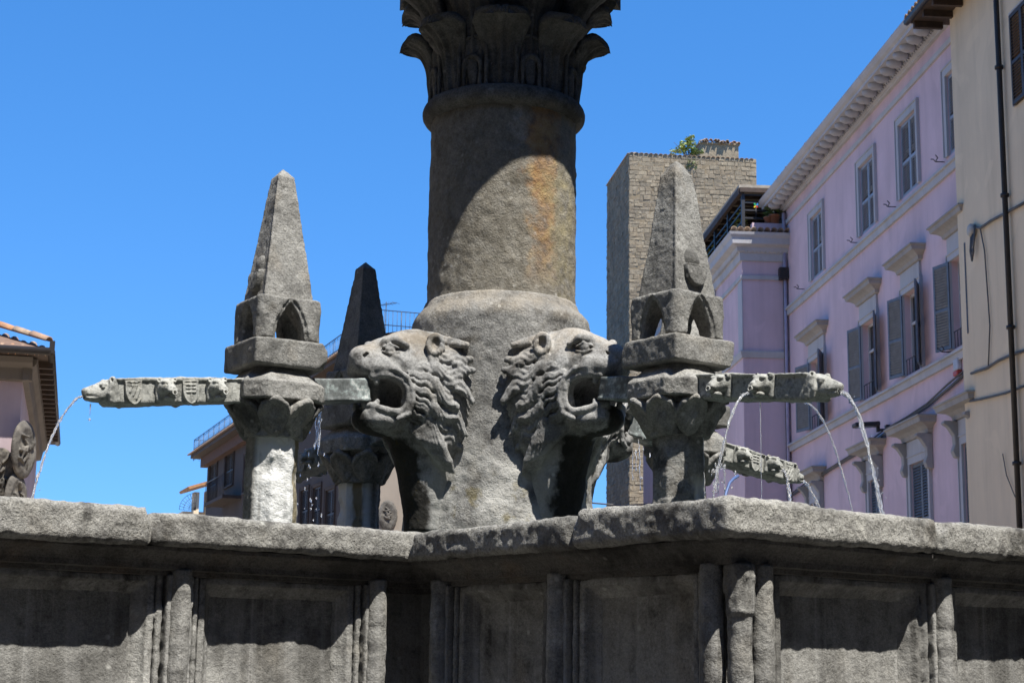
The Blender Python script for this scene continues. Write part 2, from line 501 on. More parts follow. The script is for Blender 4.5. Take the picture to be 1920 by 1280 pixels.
def mat_bronze():
    t = NT('patinated_trough')
    v = t.coords()
    c = t.ramp(t.noise(v, 14, 5, 0.7), (0.35, (0.06, 0.066, 0.063)), (0.50, (0.13, 0.14, 0.135)), (0.58, (0.24, 0.28, 0.265)), (0.66, (0.5, 0.5, 0.47)))
    t.set(t.b.inputs['Base Color'], c); t.b.inputs['Roughness'].default_value = 0.6
    t.set(t.b.inputs['Normal'], t.bump(t.noise(v, 40, 4), 0.4, 0.005))
    return t.m
M_TROUGH = mat_bronze()

def mat_water(name):
    t = NT(name)
    b = t.b.inputs
    b['Base Color'].default_value = (1, 1, 1, 1)
    b['Transmission Weight'].default_value = 0.84
    b['IOR'].default_value = 1.33
    b['Roughness'].default_value = 0.06
    t.set(b['Normal'], t.bump(t.noise(t.coords(), 60, 3), 0.6, 0.01))
    return t.m
M_WATER = mat_water('falling_water')

# ------------------------------------------------------------------ ground
g = MB()
for i in range(-10, 10):
    pass
g.add([(-400, -60, 0), (400, -60, 0), (400, 700, 0), (-400, 700, 0)], [(0, 1, 2, 3)])
def mat_paving():
    t = NT('dark_paving')
    v = t.coords(False)
    br = t.n('TexBrick', Scale=1.0); br.inputs['Brick Width'].default_value = 0.6; br.inputs['Row Height'].default_value = 0.3
    br.inputs['Mortar Size'].default_value = 0.012
    br.inputs['Color1'].default_value = (0.045, 0.043, 0.04, 1); br.inputs['Color2'].default_value = (0.06, 0.058, 0.054, 1); br.inputs['Mortar'].default_value = (0.05, 0.048, 0.045, 1)
    t.t.links.new(v, br.inputs['Vector'])
    t.set(t.b.inputs['Base Color'], t.mix(t.ramp(t.noise(v, 3, 5), (0.4, 0.0), (0.6, 0.4)), br.outputs[0], (0.055, 0.052, 0.048)))
    t.b.inputs['Roughness'].default_value = 0.85
    return t.m
st_ = MB(); st_.add([(-60, 17, 0.004), (60, 17, 0.004), (60, 200, 0.004), (-60, 200, 0.004)], [(0, 1, 2, 3)])  # pale sheet added beyond the fountain to bounce warm light onto the fronts
tag(st_.build('street', plain('bounce_street_paving', (0.36, 0.30, 0.23), 0.9, var=0.2, scale=1.5)), 'unseen pale street paving added to bounce warm light onto the houses', 'street', kind='structure')
tag(g.build('ground', mat_paving()), 'dark stone paving of the square', 'ground', kind='structure')

# ------------------------------------------------------------------ fountain frame: local x = along A, local y = along B
PHI = R(51.8)
FC = Vector((-0.064, 9.5, 0))
FROT = PI / 2 - PHI
ZR, ZU = 2.19, 2.067           # coping top and underside
WA, WB, LA, LB = 1.78, 1.70, 3.78, 3.54
def cross_loop(d, wa=WA, wb=WB, la=LA, lb=LB):
    """outline of the cross-shaped basin, inset by d (12 corners, counter-clockwise)"""
    a, b, l, m = wa - d, wb - d, la - d, lb - d
    return [(-l,-b),(-a,-b),(-a,-m),(a,-m),(a,-b),(l,-b),(l,b),(a,b),(a,m),(-a,m),(-a,b),(-l,b)]
def sweep(mb, prof, sub=0.25, jitter=0.0):
    """profile (inset, z) swept round the cross with mitred corners"""
    loops = []
    base = cross_loop(0)
    segs = []
    for i in range(12):
        p, q = base[i], base[(i+1) % 12]
        n = max(1, int(math.hypot(q[0]-p[0], q[1]-p[1]) / sub))
        segs.append(n)
    for d, z in prof:
        lp = cross_loop(d); pts = []
        for i in range(12):
            p, q = lp[i], lp[(i+1) % 12]
            for k in range(segs[i]):
                f = k / segs[i]
                pts.append((p[0]+(q[0]-p[0])*f + random.uniform(-jitter, jitter), p[1]+(q[1]-p[1])*f + random.uniform(-jitter, jitter), z + random.uniform(-jitter, jitter)))
        loops.append(pts)
    n = len(loops[0])
    vs = [p for l in loops for p in l]
    fs = [(k*n+i, k*n+(i+1) % n, (k+1)*n+(i+1) % n, (k+1)*n+i) for k in range(len(loops)-1) for i in range(n)]
    return mb.add(vs, fs)

M_STEP = peperino('worn_dark_step', dark=(0.03, 0.029, 0.027), mid=(0.065, 0.062, 0.057), light=(0.11, 0.105, 0.095), warm=(0.08, 0.07, 0.055))
# low steps under the basin
for k, (o, z0, z1) in enumerate(((0.9, 0.0, 0.2), (0.6, 0.2, 0.4), (0.3, 0.4, 0.6))):
    s = MB()
    lp = [(x, y) for x, y in cross_loop(-o)]
    s.prism(lp, 'z', z0 + 0.001, z1)
    o_ = s.build('step', M_STEP); o_.location = FC; o_.rotation_euler.z = FROT
    tag(o_, kind='structure')

basin = thing('fountain_basin', 'large cross-shaped basin of dark weathered stone with thick coping and panelled sides', 'fountain basin', FC, FROT)

def stone_block(name, parts, h, mat, amp=1.0, rd=0.03, extra=None, joints=()):
    lo = [min(p[0][i] - p[1][i] for p in parts) - 0.03 for i in range(3)]
    hi = [max(p[0][i] + p[1][i] for p in parts) + 0.03 for i in range(3)]
    s = Sculpt(lo, hi, h)
    for c, hs in parts:
        s.box(c, hs, rd)
    if extra: extra(s)
    for a, b in joints: s.cap(a, b, 0.019, 0.019, 0.01, 'sub')
    s.noise((3.1, 0.004*amp, 1), (9, 0.0026*amp, 2), (28, 0.003*amp, 3), (60, 0.0022*amp, 4))
    return s.mesh(name, mat)
def bx(a0, a1, b0, b1, z0, z1):
    return (((a0+a1)/2, (b0+b1)/2, (z0+z1)/2), ((a1-a0)/2, (b1-b0)/2, (z1-z0)/2))
D = 0.42
JOINTS = []
for (x, y), (dx, dy) in (((-2.935, -WB), (0, 1)), ((-WA, -2.72), (1, 0)), ((-0.685, -LB-0.004), (0, 1)), ((0.55, -LB-0.004), (0, 1)), ((-WA, -WB), (1, 0))):
    JOINTS += [((x, y, 2.0), (x, y, 2.2)), ((x, y, 2.192), (x+dx*0.4, y+dy*0.4, 2.192))]
g2 = -0.003
# the coping stones in view, each with its joints; the corner stone turns round the corner
def chip(*balls):
    def f(s):
        for c, r in balls: s.ell(c, r, 0.02, 'sub')
    return f
cope = [
    ([bx(-LA, -2.935-g2, -WB-0.006, -WB+D, ZU-0.004, ZR+0.014)], chip(((-2.93, -1.70, 2.19), (0.03, 0.05, 0.05)))),
    ([bx(-2.935+g2, -WA+D, -WB, -WB+D, ZU, ZR)], chip(((-2.935, -1.70, 2.17), (0.05, 0.06, 0.05)), ((-2.2, -1.72, 2.07), (0.12, 0.03, 0.02)))),
    ([bx(-WA, -WA+D, -2.72+g2, -WB-g2, ZU-0.003, ZR-0.006)], chip(((-1.80, -2.7, 2.19), (0.05, 0.06, 0.05)))),
    ([bx(-WA, -WA+D, -LB, -2.72-g2, ZU, ZR+0.012), bx(-WA, -0.685-g2, -LB, -LB+D, ZU, ZR+0.006)], chip(((-1.79, -2.72, 2.2), (0.05, 0.05, 0.06)), ((-1.80, -3.56, 2.2), (0.05, 0.05, 0.05)))),
    ([bx(-0.685+g2, 0.55-g2, -LB-0.008, -LB+D, ZU, ZR)], chip(((-0.68, -3.55, 2.19), (0.045, 0.05, 0.04)))),
]
for parts, ex in cope:
    link('coping_stone', stone_block('coping_stone', parts, 0.0075, M_COPE, 1.15, 0.028, ex, JOINTS), basin)
for parts in ([bx(0.55+g2, WA, -LB, -LB+D, ZU, ZR), bx(WA-D, WA, -LB+D-0.01, -WB-g2, ZU, ZR)], [bx(WA-D, LA, -WB, -WB+D, ZU, ZR)], [bx(LA-D, LA, -WB+D+g2, WB-D-g2, ZU, ZR)],
              [bx(WA-D, LA, WB-D, WB, ZU, ZR)], [bx(WA-D, WA, WB+g2, LB, ZU, ZR)], [bx(-WA+D+g2, WA-D-g2, LB-D, LB, ZU, ZR)], [bx(-WA, -WA+D, WB+g2, LB, ZU, ZR)],
              [bx(-LA, -WA+D, WB-D, WB, ZU, ZR)], [bx(-LA, -LA+D, -WB+D+g2, WB-D-g2, ZU, ZR)]):
    link('coping_stone', stone_block('coping_stone', parts, 0.02, M_COPE, 1.2, 0.035), basin)

# mouldings under the coping and the body of the wall
m = MB()
sweep(m, [(0.30, ZU+0.004), (0.040, ZU-0.002), (0.042, 2.052), (0.056, 2.043), (0.074, 2.032), (0.090, 2.018), (0.097, 2.006), (0.099, 1.986), (0.134, 1.983), (0.136, 1.966), (0.160, 1.962), (0.162, 1.94)], 0.06, 0.0012)
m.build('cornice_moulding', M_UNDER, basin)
w_ = MB()
sweep(w_, [(0.222, 1.99), (0.222, 0.6)], 0.5)
sweep(w_, [(0.42, 0.8), (0.42, 2.07)], 0.5)
w_.build('inner_wall', M_WALL, basin)
pl = MB()
sweep(pl, [(0.10, 0.6), (0.06, 0.61), (0.06, 0.85), (0.10, 0.90), (0.215, 0.95)], 0.3, 0.002)
pl.build('plinth', M_WALL, basin)

def rough_sculpt(lo, hi, h, boxes, amp, rd, mat, name, caps=()):
    s = Sculpt([q-0.03 for q in lo], [q+0.03 for q in hi], h)
    for c, hs in boxes: s.box(c, hs, rd)
    for a, b, ra, rb in caps: s.cap(a, b, ra, rb)
    s.noise((6, 0.006*amp, 5), (22, 0.004*amp, 6), (60, 0.002*amp, 7))
    return s.mesh(name, mat)
_bay = {}
Z0 = 0.94
def bay_meshes(wd, fine):
    key = (round(wd, 2), fine)
    if key in _bay: return _bay[key]
    h = 0.0065 if fine else 0.02
    w = wd
    # local: x along the wall 0..w between colonnette axes, y = inset from coping edge (into the wall)
    pan = stone_block('panel', [bx(0.14, w-0.14, 0.200, 0.245, Z0, 1.935)], h, M_WALL, 0.25, 0.004)
    fr = Sculpt([0.0, 0.09, Z0-0.02], [w, 0.27, 1.985], h)
    for x0, x1, y in ((0.030, 0.054, 0.116), (0.050, 0.070, 0.168), (0.066, 0.088, 0.136), (0.084, 0.104, 0.176)):
        for c_ in ((x0+x1)/2, w-(x0+x1)/2):
            fr.box((c_, (y+0.25)/2, (Z0+1.968)/2), ((x1-x0)/2, (0.25-y)/2, (1.968-Z0)/2), 0.004)
    def slope(X, Y, Z):
        e = np.minimum(np.minimum(X, w - X) - 0.10, 1.962 - Z)          # distance inside the frame from its outer edge
        y0 = np.where(e < 0.022, 0.146, np.where(e < 0.030, 0.146 + (e-0.022)*2.2, 0.166 + (e-0.030)*0.9))
        return np.maximum(np.maximum(np.maximum(e - 0.068, -e - 0.005), (y0 - Y)*0.75), Y - 0.25)
    fr.fn(slope, [0.09, 0.14, Z0], [w-0.09, 0.25, 1.965], 0.0)
    fr.noise((5, 0.0025, 5), (22, 0.0016, 6), (55, 0.0016, 7))
    frm = fr.mesh('panel_frame', M_WALL)
    _bay[key] = (pan, frm)
    return _bay[key]
def colonnette(fine, seed=0, cap=False):
    h = 0.0075 if fine else 0.016
    s = Sculpt([-0.08, -0.08, Z0-0.02], [0.08, 0.08, 1.99], h)
    s.cap((0, 0, Z0-0.1), (0, 0, 2.1), 0.043, 0.041)
    if cap:
        s.cap((0, 0, 1.84), (0, 0, 1.965), 0.044, 0.054, 0.015)
        s.ell((0, 0, 1.825), (0.050, 0.050, 0.009), 0.003)
        for k in range(10):
            a = k*PI/5
            s.chain([(0.046*math.cos(a), 0.046*math.sin(a), 1.84), (0.049*math.cos(a), 0.049*math.sin(a), 1.90), (0.056*math.cos(a), 0.056*math.sin(a), 1.945)], 0.006, 0.005, 0.002)
    s.noise((7+seed, 0.003, 8+seed), (24, 0.003, 9), (60, 0.002, 3))
    return s.mesh('colonnette', M_WALL)
COLS = [colonnette(True, 0), colonnette(True, 1), colonnette(True, 2, True), colonnette(False, 0)]

# every face: origin (a,b), direction along the wall, rotation, list of colonnette positions along it
def face(origin, rz, stops, fine, cap_first=False, plain_ends=True):
    for i, s in enumerate(stops):
        c, sn = math.cos(rz), math.sin(rz)
        p = (origin[0] + c*s - sn*0.120, origin[1] + sn*s + c*0.120, 0)
        link('colonnette', COLS[(2 if (cap_first and i == 0) else i % 2)] if fine else COLS[3], basin, p, (0, 0, rz + (i*2.1 if not (cap_first and i == 0) else 0)))
    for s, e in zip(stops[:-1], stops[1:]):
        if e - s < 0.3: continue
        pan, frm = bay_meshes(e - s, fine)
        c, sn = math.cos(rz), math.sin(rz)
        p = (origin[0] + c*s, origin[1] + sn*s, 0)
        link('panel', pan, basin, p, (0, 0, rz)); link('panel_frame', frm, basin, p, (0, 0, rz))
# visible: side of one arm (normal -b), side of the next (normal -a), its end (normal -b)
face((-LA, -WB), 0, [0.10, LA-2.751, LA-1.854], True)
face((-WA, -WB), -PI/2, [0.06, 0.81, 1.63], True)
face((-WA, -LB), 0, [0.159, 0.267, WA-0.541, WA+0.43, WA+1.40, 2*WA-0.09], True, cap_first=True)
face((WA, -LB), PI/2, [0.09, 0.92, LB-WB-0.09], False)
face((WA, -WB), 0, [0.09, 0.90, LA-WA-0.09], False)
face((LA, -WB), PI/2, [0.09, 1.16, 2.24, 2*WB-0.09], False)
face((LA, WB), PI, [0.09, 0.90, LA-WA-0.09], False)
face((WA, WB), PI/2, [0.09, 0.92, LB-WB-0.09], False)
face((WA, LB), PI, [0.09, 1.2, 2.36, 2*WA-0.09], False)
face((-WA, LB), -PI/2, [0.09, 0.92, LB-WB-0.09], False)
face((-WA, WB), PI, [0.09, 0.90, LA-WA-0.09], False)
face((-LA, WB), -PI/2, [0.09, 1.16, 2.24, 2*WB-0.09], False)

wt = MB()
wt.add([(x, y, 2.03) for x, y in cross_loop(0.41)], [tuple(range(12))])
wm = NT('basin_water')
wm.b.inputs['Base Color'].default_value = (0.02, 0.035, 0.03, 1); wm.b.inputs['Roughness'].default_value = 0.05
wm.set(wm.b.inputs['Normal'], wm.bump(wm.noise(wm.coords(False), 14, 3), 0.5, 0.02))
wo = wt.build('water', wm.m); wo.location = FC; wo.rotation_euler.z = FROT
tag(wo, kind='structure')

# ------------------------------------------------------------------ central column
column = thing('fountain_column', 'tall dark stone column with leafy capital and roaring lion heads round its base', 'column', FC, FROT)
def rough_lathe(prof, n, amp, mat, name, dz=0.02):
    # resample the profile, then push the points about with noise
    pr = []
    for (r0, z0), (r1, z1) in zip(prof[:-1], prof[1:]):
        k = max(1, int(math.hypot(r1-r0, z1-z0) / dz))
        pr += [(r0+(r1-r0)*i/k, z0+(z1-z0)*i/k) for i in range(k)]
    pr.append(prof[-1])
    r = np.array([p[0] for p in pr])[:, None]; z = np.array([p[1] for p in pr])[:, None]
    a = np.linspace(0, 2*PI, n, endpoint=False)[None, :]
    x, y, zz = r*np.cos(a), r*np.sin(a), z + 0*a
    e = sum(am*amp*vnoise(x.astype(np.float32), y.astype(np.float32), (zz+0*a).astype(np.float32), f, sd) for f, am, sd in ((2.5, 0.004, 11), (8, 0.0025, 12), (25, 0.003, 13), (55, 0.002, 14)))
    s = 1 + e/np.maximum(r, 0.05)
    V = np.stack([x*s, y*s, zz + e*0.3], -1).reshape(-1, 3)
    m_ = len(pr)
    i = np.arange(m_-1)[:, None]*n; j = np.arange(n)[None, :]; j2 = (j+1) % n
    F = np.stack([i+j, i+j2, i+n+j2, i+n+j], -1).reshape(-1, 4)
    return np_mesh(name, V, F, mat)
link('drum', rough_lathe([(0.545, 1.95), (0.535, 2.40), (0.515, 2.6), (0.508, 3.0), (0.510, 3.3), (0.511, 3.46), (0.509, 3.52), (0.503, 3.556), (0.489, 3.582), (0.472, 3.602), (0.457, 3.618), (0.447, 3.632), (0.440, 3.655), (0.425, 3.672), (0.40, 3.68)], 260, 1.3, M_DRUM, 'drum', 0.014), column)
link('shaft', rough_lathe([(0.41, 3.62), (0.425, 3.66), (0.422, 3.8), (0.420, 4.74), (0.41, 4.80), (0.40, 4.9)], 220, 1.2, M_SHAFT, 'shaft', 0.014), column)
col_prof = [(0.405, 4.735)] + [(0.425 + 0.048*math.cos(t), 4.795 + 0.058*math.sin(t)) for t in np.linspace(-PI/2, PI/2, 12)] + [(0.405, 4.86)]
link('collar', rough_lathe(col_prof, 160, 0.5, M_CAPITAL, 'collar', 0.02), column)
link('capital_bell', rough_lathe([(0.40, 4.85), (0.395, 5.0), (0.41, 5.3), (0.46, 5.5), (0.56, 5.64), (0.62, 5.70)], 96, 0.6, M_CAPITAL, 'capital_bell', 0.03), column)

def acanthus(name, z0, z1, r0, tip_r, hw, droop=0.05, seed=0):
    """one capital leaf: ribbed stem rising along the bell, its fan curling outwards at the top; centred on local +x"""
    ns, nt = 33, 30
    V = []
    for side in (0, 1):
        for i in range(nt):
            t = i/(nt-1)
            q = max(0.0, (t-0.34)/0.66)
            r = r0 + 0.02*min(1, t/0.34) + (tip_r-r0-0.02)*(1-math.cos(q*PI/2*1.04))
            z = z0 + (z1-z0)*(0.40*min(1, t/0.34) + 0.60*math.sin(q*PI/2)) - (droop*max(0, q-0.86)/0.14)
            w = hw*(0.62 + 0.04*math.sin(t*9) + 0.40*max(0, (t-0.36))/0.44) if t < 0.80 else hw*1.0*max(0.05, 1-((t-0.80)/0.205)**2)**0.4
            for j in range(ns):
                s = -1 + 2*j/(ns-1)
                lobes = 0.5+0.5*math.cos(s*PI*5)
                rib = 0.011*lobes*(1-abs(s)**4)
                fan = 1 + (0.10*math.cos(s*PI*5) if t > 0.6 else 0)
                off = rib - 0.025*s*s*(1 if t < 0.7 else 1.6) + 0.012*math.exp(-(s/0.12)**2)
                th = 0.0 if side == 0 else (-0.028 - 0.034*q*math.sqrt(max(0, 1-max(0, (t-0.8)/0.2)**2*0.8)))
                ang = s*w/max(r, r0+0.03)
                rr = r + off*(1-0.6*q) + th*(1-0.8*q)
                zz = z - 0.035*s*s*q - th*q - off*0.8*q
                e = 0.006*float(vnoise(np.float32(ang*r*1), np.float32(zz), np.float32(seed), 18, 3))
                V.append(((rr+e)*math.cos(ang), (rr+e)*math.sin(ang), zz))
    F = []
    n = ns
    for i in range(nt-1):
        for j in range(ns-1):
            F.append((i*n+j, i*n+j+1, (i+1)*n+j+1, (i+1)*n+j))
            o = nt*ns
            F.append((o+i*n+j, o+(i+1)*n+j, o+(i+1)*n+j+1, o+i*n+j+1))
    o = nt*ns
    for i in range(nt-1):
        F.append((i*n, (i+1)*n, o+(i+1)*n, o+i*n)); F.append((i*n+ns-1, o+i*n+ns-1, o+(i+1)*n+ns-1, (i+1)*n+ns-1))
    for j in range(ns-1):
        F.append(((nt-1)*n+j, (nt-1)*n+j+1, o+(nt-1)*n+j+1, o+(nt-1)*n+j))
    b = MB(); b.add(V, F, True)
    return b.mesh(name, M_CAPITAL)
lf1 = acanthus('capital_leaf', 4.85, 5.225, 0.412, 0.60, 0.172, 0.02, 1)
lf2 = acanthus('capital_leaf', 4.85, 5.50, 0.402, 0.66, 0.175, 0.025, 2)
CAP0 = -PI/2 - FROT + R(-2)          # a leaf faces the camera
for k in range(8):
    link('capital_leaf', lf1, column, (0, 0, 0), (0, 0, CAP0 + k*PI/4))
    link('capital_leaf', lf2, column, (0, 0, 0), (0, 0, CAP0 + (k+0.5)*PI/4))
# little arched buds between the lower leaves
s = Sculpt([0.34, -0.12, 4.82], [0.50, 0.12, 5.2], 0.006)
for rr, wd, th in ((0.425, 0.085, 0.012), (0.432, 0.05, 0.011)):
    top = 5.10 if wd > 0.06 else 5.02
    pts = [(rr, wd*math.cos(t), top - 0.05 + wd*1.1*math.sin(t)) for t in np.linspace(0, PI, 13)]
    s.chain([(rr, wd, 4.84)] + pts + [(rr, -wd, 4.84)], th, th, 0.006)
s.ell((0.42, 0, 4.93), (0.016, 0.032, 0.10), 0.01)
s.noise((20, 0.004, 4), (50, 0.002, 5))
bud = s.mesh('capital_bud', M_CAPITAL)
for k in range(8):
    link('capital_bud', bud, column, (0, 0, 0), (0, 0, CAP0 + (k+0.5)*PI/4))
# volutes, abacus and the bowl the column carries (above the frame)
for k in range(4):
    v_ = MB()
    sp = [(0.62 + 0.25*u - 0.0*u, 0, 5.60 + 0.14*math.sin(u*2.0)) for u in np.linspace(0, 1, 8)]
    v_.tube(sp, [0.03 + 0.045*u for u in np.linspace(0, 1, 8)], 12)
    v_.build('volute', M_CAPITAL, column, loc=(0, 0, 0), rot=(0, 0, CAP0 + PI/4 + k*PI/2))
ab = MB()
q = 0.70
prof = []
for k in range(4):
    for u in np.linspace(-1, 1, 9)[:-1]:
        x, y = q - 0.10*(1-u*u), u*q
        c, sn = math.cos(k*PI/2), math.sin(k*PI/2)
        prof.append((x*c - y*sn, x*sn + y*c))
ab.prism(prof, 'z', 5.74, 5.90)
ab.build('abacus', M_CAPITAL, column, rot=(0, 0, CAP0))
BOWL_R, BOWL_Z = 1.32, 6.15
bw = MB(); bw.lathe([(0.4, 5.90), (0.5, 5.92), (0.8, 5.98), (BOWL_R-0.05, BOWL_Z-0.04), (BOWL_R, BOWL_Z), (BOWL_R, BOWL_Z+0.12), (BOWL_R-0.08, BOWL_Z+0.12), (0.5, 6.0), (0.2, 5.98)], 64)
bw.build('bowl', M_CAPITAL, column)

# ------------------------------------------------------------------ lion heads (u = outwards, v = sideways, w = up)
def lion_mesh():
    s = Sculpt([0.36, -0.46, 2.36], [1.08, 0.46, 3.52], 0.0056)
    # mane bulk and skull
    s.ell((0.50, 0, 3.10), (0.17, 0.335, 0.34))
    for sg in (-1, 1):
        s.cap((0.50, 0.18*sg, 2.86), (0.49, 0.12*sg, 2.66), 0.11, 0.06, 0.06)
    def base(X, Y, Z):
        rr = np.hypot(Y, (Z-3.10)/1.06)
        rb = 0.205 + (0.765-X)*0.46
        return np.maximum(np.maximum((rr - rb)*0.85, X - 0.765), 0.45 - X)
    s.fn(base, [0.45, -0.36, 2.74], [0.765, 0.36, 3.47], 0.05)
    s.ell((0.63, 0, 3.21), (0.24, 0.208, 0.235), 0.05)
    s.cap((0.62, 0, 3.325), (0.835, 0, 3.300), 0.118, 0.078, 0.05)     # flat forehead to the brow
    s.cap((0.79, 0, 3.262), (0.945, 0, 3.242), 0.112, 0.086, 0.04)     # bridge of the muzzle
    for sg in (-1, 1):
        s.ell((0.900, 0.062*sg, 3.200), (0.115, 0.082, 0.068), 0.04)   # lip cushions
        s.ell((0.82, 0.115*sg, 3.205), (0.12, 0.068, 0.078), 0.04)
        s.ell((0.70, 0.150*sg, 3.14), (0.105, 0.078, 0.16), 0.04)    # cheek
        s.ell((0.955, 0.046*sg, 3.262), (0.036, 0.026, 0.028), 0.014)
    s.ell((0.984, 0, 3.264), (0.042, 0.058, 0.038), 0.03)
    # lower jaw
    s.ell((0.82, 0, 2.925), (0.17, 0.168, 0.075), 0.03)
    s.ell((0.915, 0, 2.952), (0.070, 0.112, 0.064), 0.03)
    # throat running down into the drum
    s.cap((0.455, 0, 2.30), (0.475, 0, 2.62), 0.165, 0.172, 0.05)
    s.cap((0.475, 0, 2.62), (0.60, 0, 2.90), 0.172, 0.165, 0.06)
    # open mouth
    s.box((1.0, 0, 3.068), (0.225, 0.34, 0.077), 0.070, 0.010, 'sub')
    s.ell((0.80, 0, 3.06), (0.13, 0.125, 0.09), 0.02, 'sub')
    for sg in (-1, 1):
        # furrow between muzzle and cheek, following the lip
        s.chain([(0.885, 0.128*sg, 3.275), (0.845, 0.172*sg, 3.235), (0.805, 0.208*sg, 3.185), (0.770, 0.232*sg, 3.12), (0.752, 0.238*sg, 3.04), (0.765, 0.222*sg, 2.955)], 0.012, 0.020, 0.035, 'sub')
        # nostril
        s.chain([(0.968, 0.056*sg, 3.236), (0.985, 0.064*sg, 3.256), (0.975, 0.068*sg, 3.266)], 0.012, 0.012, 0.008, 'sub')
        # double lip round the mouth
        lip = [(0.955, 0.098, 3.150), (0.91, 0.128, 3.160), (0.86, 0.156, 3.157), (0.808, 0.186, 3.134), (0.780, 0.203, 3.088), (0.772, 0.206, 3.03), (0.785, 0.195, 2.985), (0.825, 0.178, 2.962), (0.88, 0.146, 2.968), (0.935, 0.105, 2.990), (0.965, 0.05, 3.002)]
        s.chain([(a, b*sg, c) for a, b, c in lip], 0.020, 0.018, 0.010)
        lip2 = [(0.90, 0.148, 3.196), (0.845, 0.186, 3.186), (0.795, 0.214, 3.150), (0.765, 0.228, 3.09), (0.760, 0.228, 3.02), (0.778, 0.212, 2.955), (0.83, 0.184, 2.925)]
        s.chain([(a, b*sg, c) for a, b, c in lip2], 0.014, 0.014, 0.012)
        # teeth
        s.chain([(0.932, 0.100*sg, 3.15), (0.925, 0.102*sg, 3.12)], 0.022, 0.018, 0.012)
        s.chain([(0.935, 0.094*sg, 2.965), (0.912, 0.098*sg, 3.018)], 0.022, 0.013, 0.012)
        # brow ridge, socket, eye and lids
        s.chain([(0.880, 0.060*sg, 3.306), (0.866, 0.096*sg, 3.346), (0.825, 0.132*sg, 3.358), (0.770, 0.166*sg, 3.330)], 0.017, 0.012, 0.035)
        s.ell((0.872, 0.138*sg, 3.306), (0.048, 0.032, 0.026), 0.012, 'sub')
        s.ell((0.850, 0.117*sg, 3.302), (0.032, 0.026, 0.024), 0.003)
        s.chain([(0.892, 0.100*sg, 3.290), (0.86, 0.134*sg, 3.277), (0.815, 0.150*sg, 3.288)], 0.0065, 0.0065, 0.006)
        s.chain([(0.892, 0.100*sg, 3.312), (0.86, 0.132*sg, 3.328), (0.815, 0.148*sg, 3.312)], 0.0065, 0.0065, 0.006)
        s.ell((0.868, 0.142*sg, 3.302), (0.007, 0.007, 0.007), 0.002, 'sub')
        # ear: a ring round a deep hollow
        ec = np.array((0.615, 0.218*sg, 3.335))
        nrm = np.array((0.50, 0.84*sg, 0.20)); nrm /= np.linalg.norm(nrm)
        e1 = np.cross(nrm, (0, 0, 1)); e1 /= np.linalg.norm(e1); e2 = np.cross(e1, nrm)
        s.ell(ec - nrm*0.01, (0.050, 0.050, 0.060), 0.025)
        s.ell(ec + nrm*0.045, (0.030, 0.030, 0.036), 0.012, 'sub')
        s.chain([ec + nrm*0.028 + e1*0.040*math.cos(t) + e2*0.052*math.sin(t) for t in np.linspace(-2.0, PI+1.0, 15)], 0.016, 0.015, 0.010)
        def P(a, u, r):
            a = R(a)
            return (u, sg*r*math.cos(a), 3.10 + r*1.06*math.sin(a))
        rb = lambda u: 0.205 + (0.765-u)*0.46
        # fine combed strands next to the cheek, low relief
        for k in range(17):
            a = 34 - 6.0*k + 1.6*math.sin(k*2.3)
            pts = []
            for q in range(9):
                u = 0.775 - 0.0185*q
                pts.append(P(a - 1.55*q + 1.9*math.sin(q*1.65+0.4+0.5*math.sin(k*1.7)), u, rb(u) + 0.010 + 0.008*math.sin(q*PI/8)))
            s.chain(pts, 0.0115, 0.0125, 0.0025)
        # flat pointed clumps behind, each with combed strands
        def clump(a, u0, u1, da, wd, th, lift, seed):
            n = 6
            for j in (-2, -1, 0, 1, 2):
                pts = []
                for q in range(n):
                    f = q/(n-1)
                    u = u0 + (u1-u0)*f
                    w_ = wd*(1 - f**1.7)*(0.75+0.5*f)
                    pts.append(P(a + da*f + 6*math.sin(f*3.2+seed) + j*w_, u, rb(u) + th*(1-0.15*abs(j)) + lift*f**2))
                s.chain(pts, 0.0165, 0.013, 0.006)
        for k, a in enumerate((34, 18, 2, -15, -32, -49, -66)):
            clump(a, 0.65, 0.535, -14, 2.5, 0.024, 0.022, k*1.3)
        for k, a in enumerate((56, 40, 23, 5, -13, -31, -49, -66)):
            clump(a, 0.59, 0.470, -15, 3.1, 0.018, 0.042, k*1.7+1)
        # ragged hair falling below the jaw to the throat
        for k in range(8):
            f = k/7
            s.chain([(0.74-0.12*f, sg*(0.12+0.11*f), 2.90), (0.68-0.1*f, sg*(0.165+0.09*f), 2.84-0.03*f), (0.61-0.08*f, sg*(0.19+0.075*f), 2.77-0.05*f), (0.555-0.06*f, sg*(0.19+0.06*f), 2.70-0.03*f)], 0.022, 0.012, 0.010)
    # tongue
    s.ell((0.87, 0, 2.978), (0.10, 0.07, 0.028), 0.01)
    # hair strands cut into the clumps
    I, J, K = np.nonzero(np.abs(s.d) < 0.03)
    x, y, z = s.ax[0][I], s.ax[1][J], s.ax[2][K]
    an = np.degrees(np.arctan2((z-3.10)/1.06, np.abs(y))) + 127*(0.65-x) + 5*np.sin(x*45)
    mask = np.clip((0.645-x)/0.02, 0, 1)*np.clip((z-2.76)/0.06, 0, 1)*np.clip((np.hypot(y, z-3.1)-0.22)/0.03, 0, 1)*np.clip((3.40-z)/0.05, 0, 1)
    s.d[I, J, K] += mask*0.0030*np.sin(2*PI*an/5.6)
    s.noise((8, 0.0025, 21), (26, 0.0022, 22), (60, 0.0014, 23))
    return s.mesh('lion_head', M_LION)
LION = lion_mesh()
for rz in (PI, -PI/2 + R(1.5), PI/2, 0.0):
    link('lion_head', LION, column, (0, 0, 0), (0, 0, rz), (0.968, 0.89, 1.0))

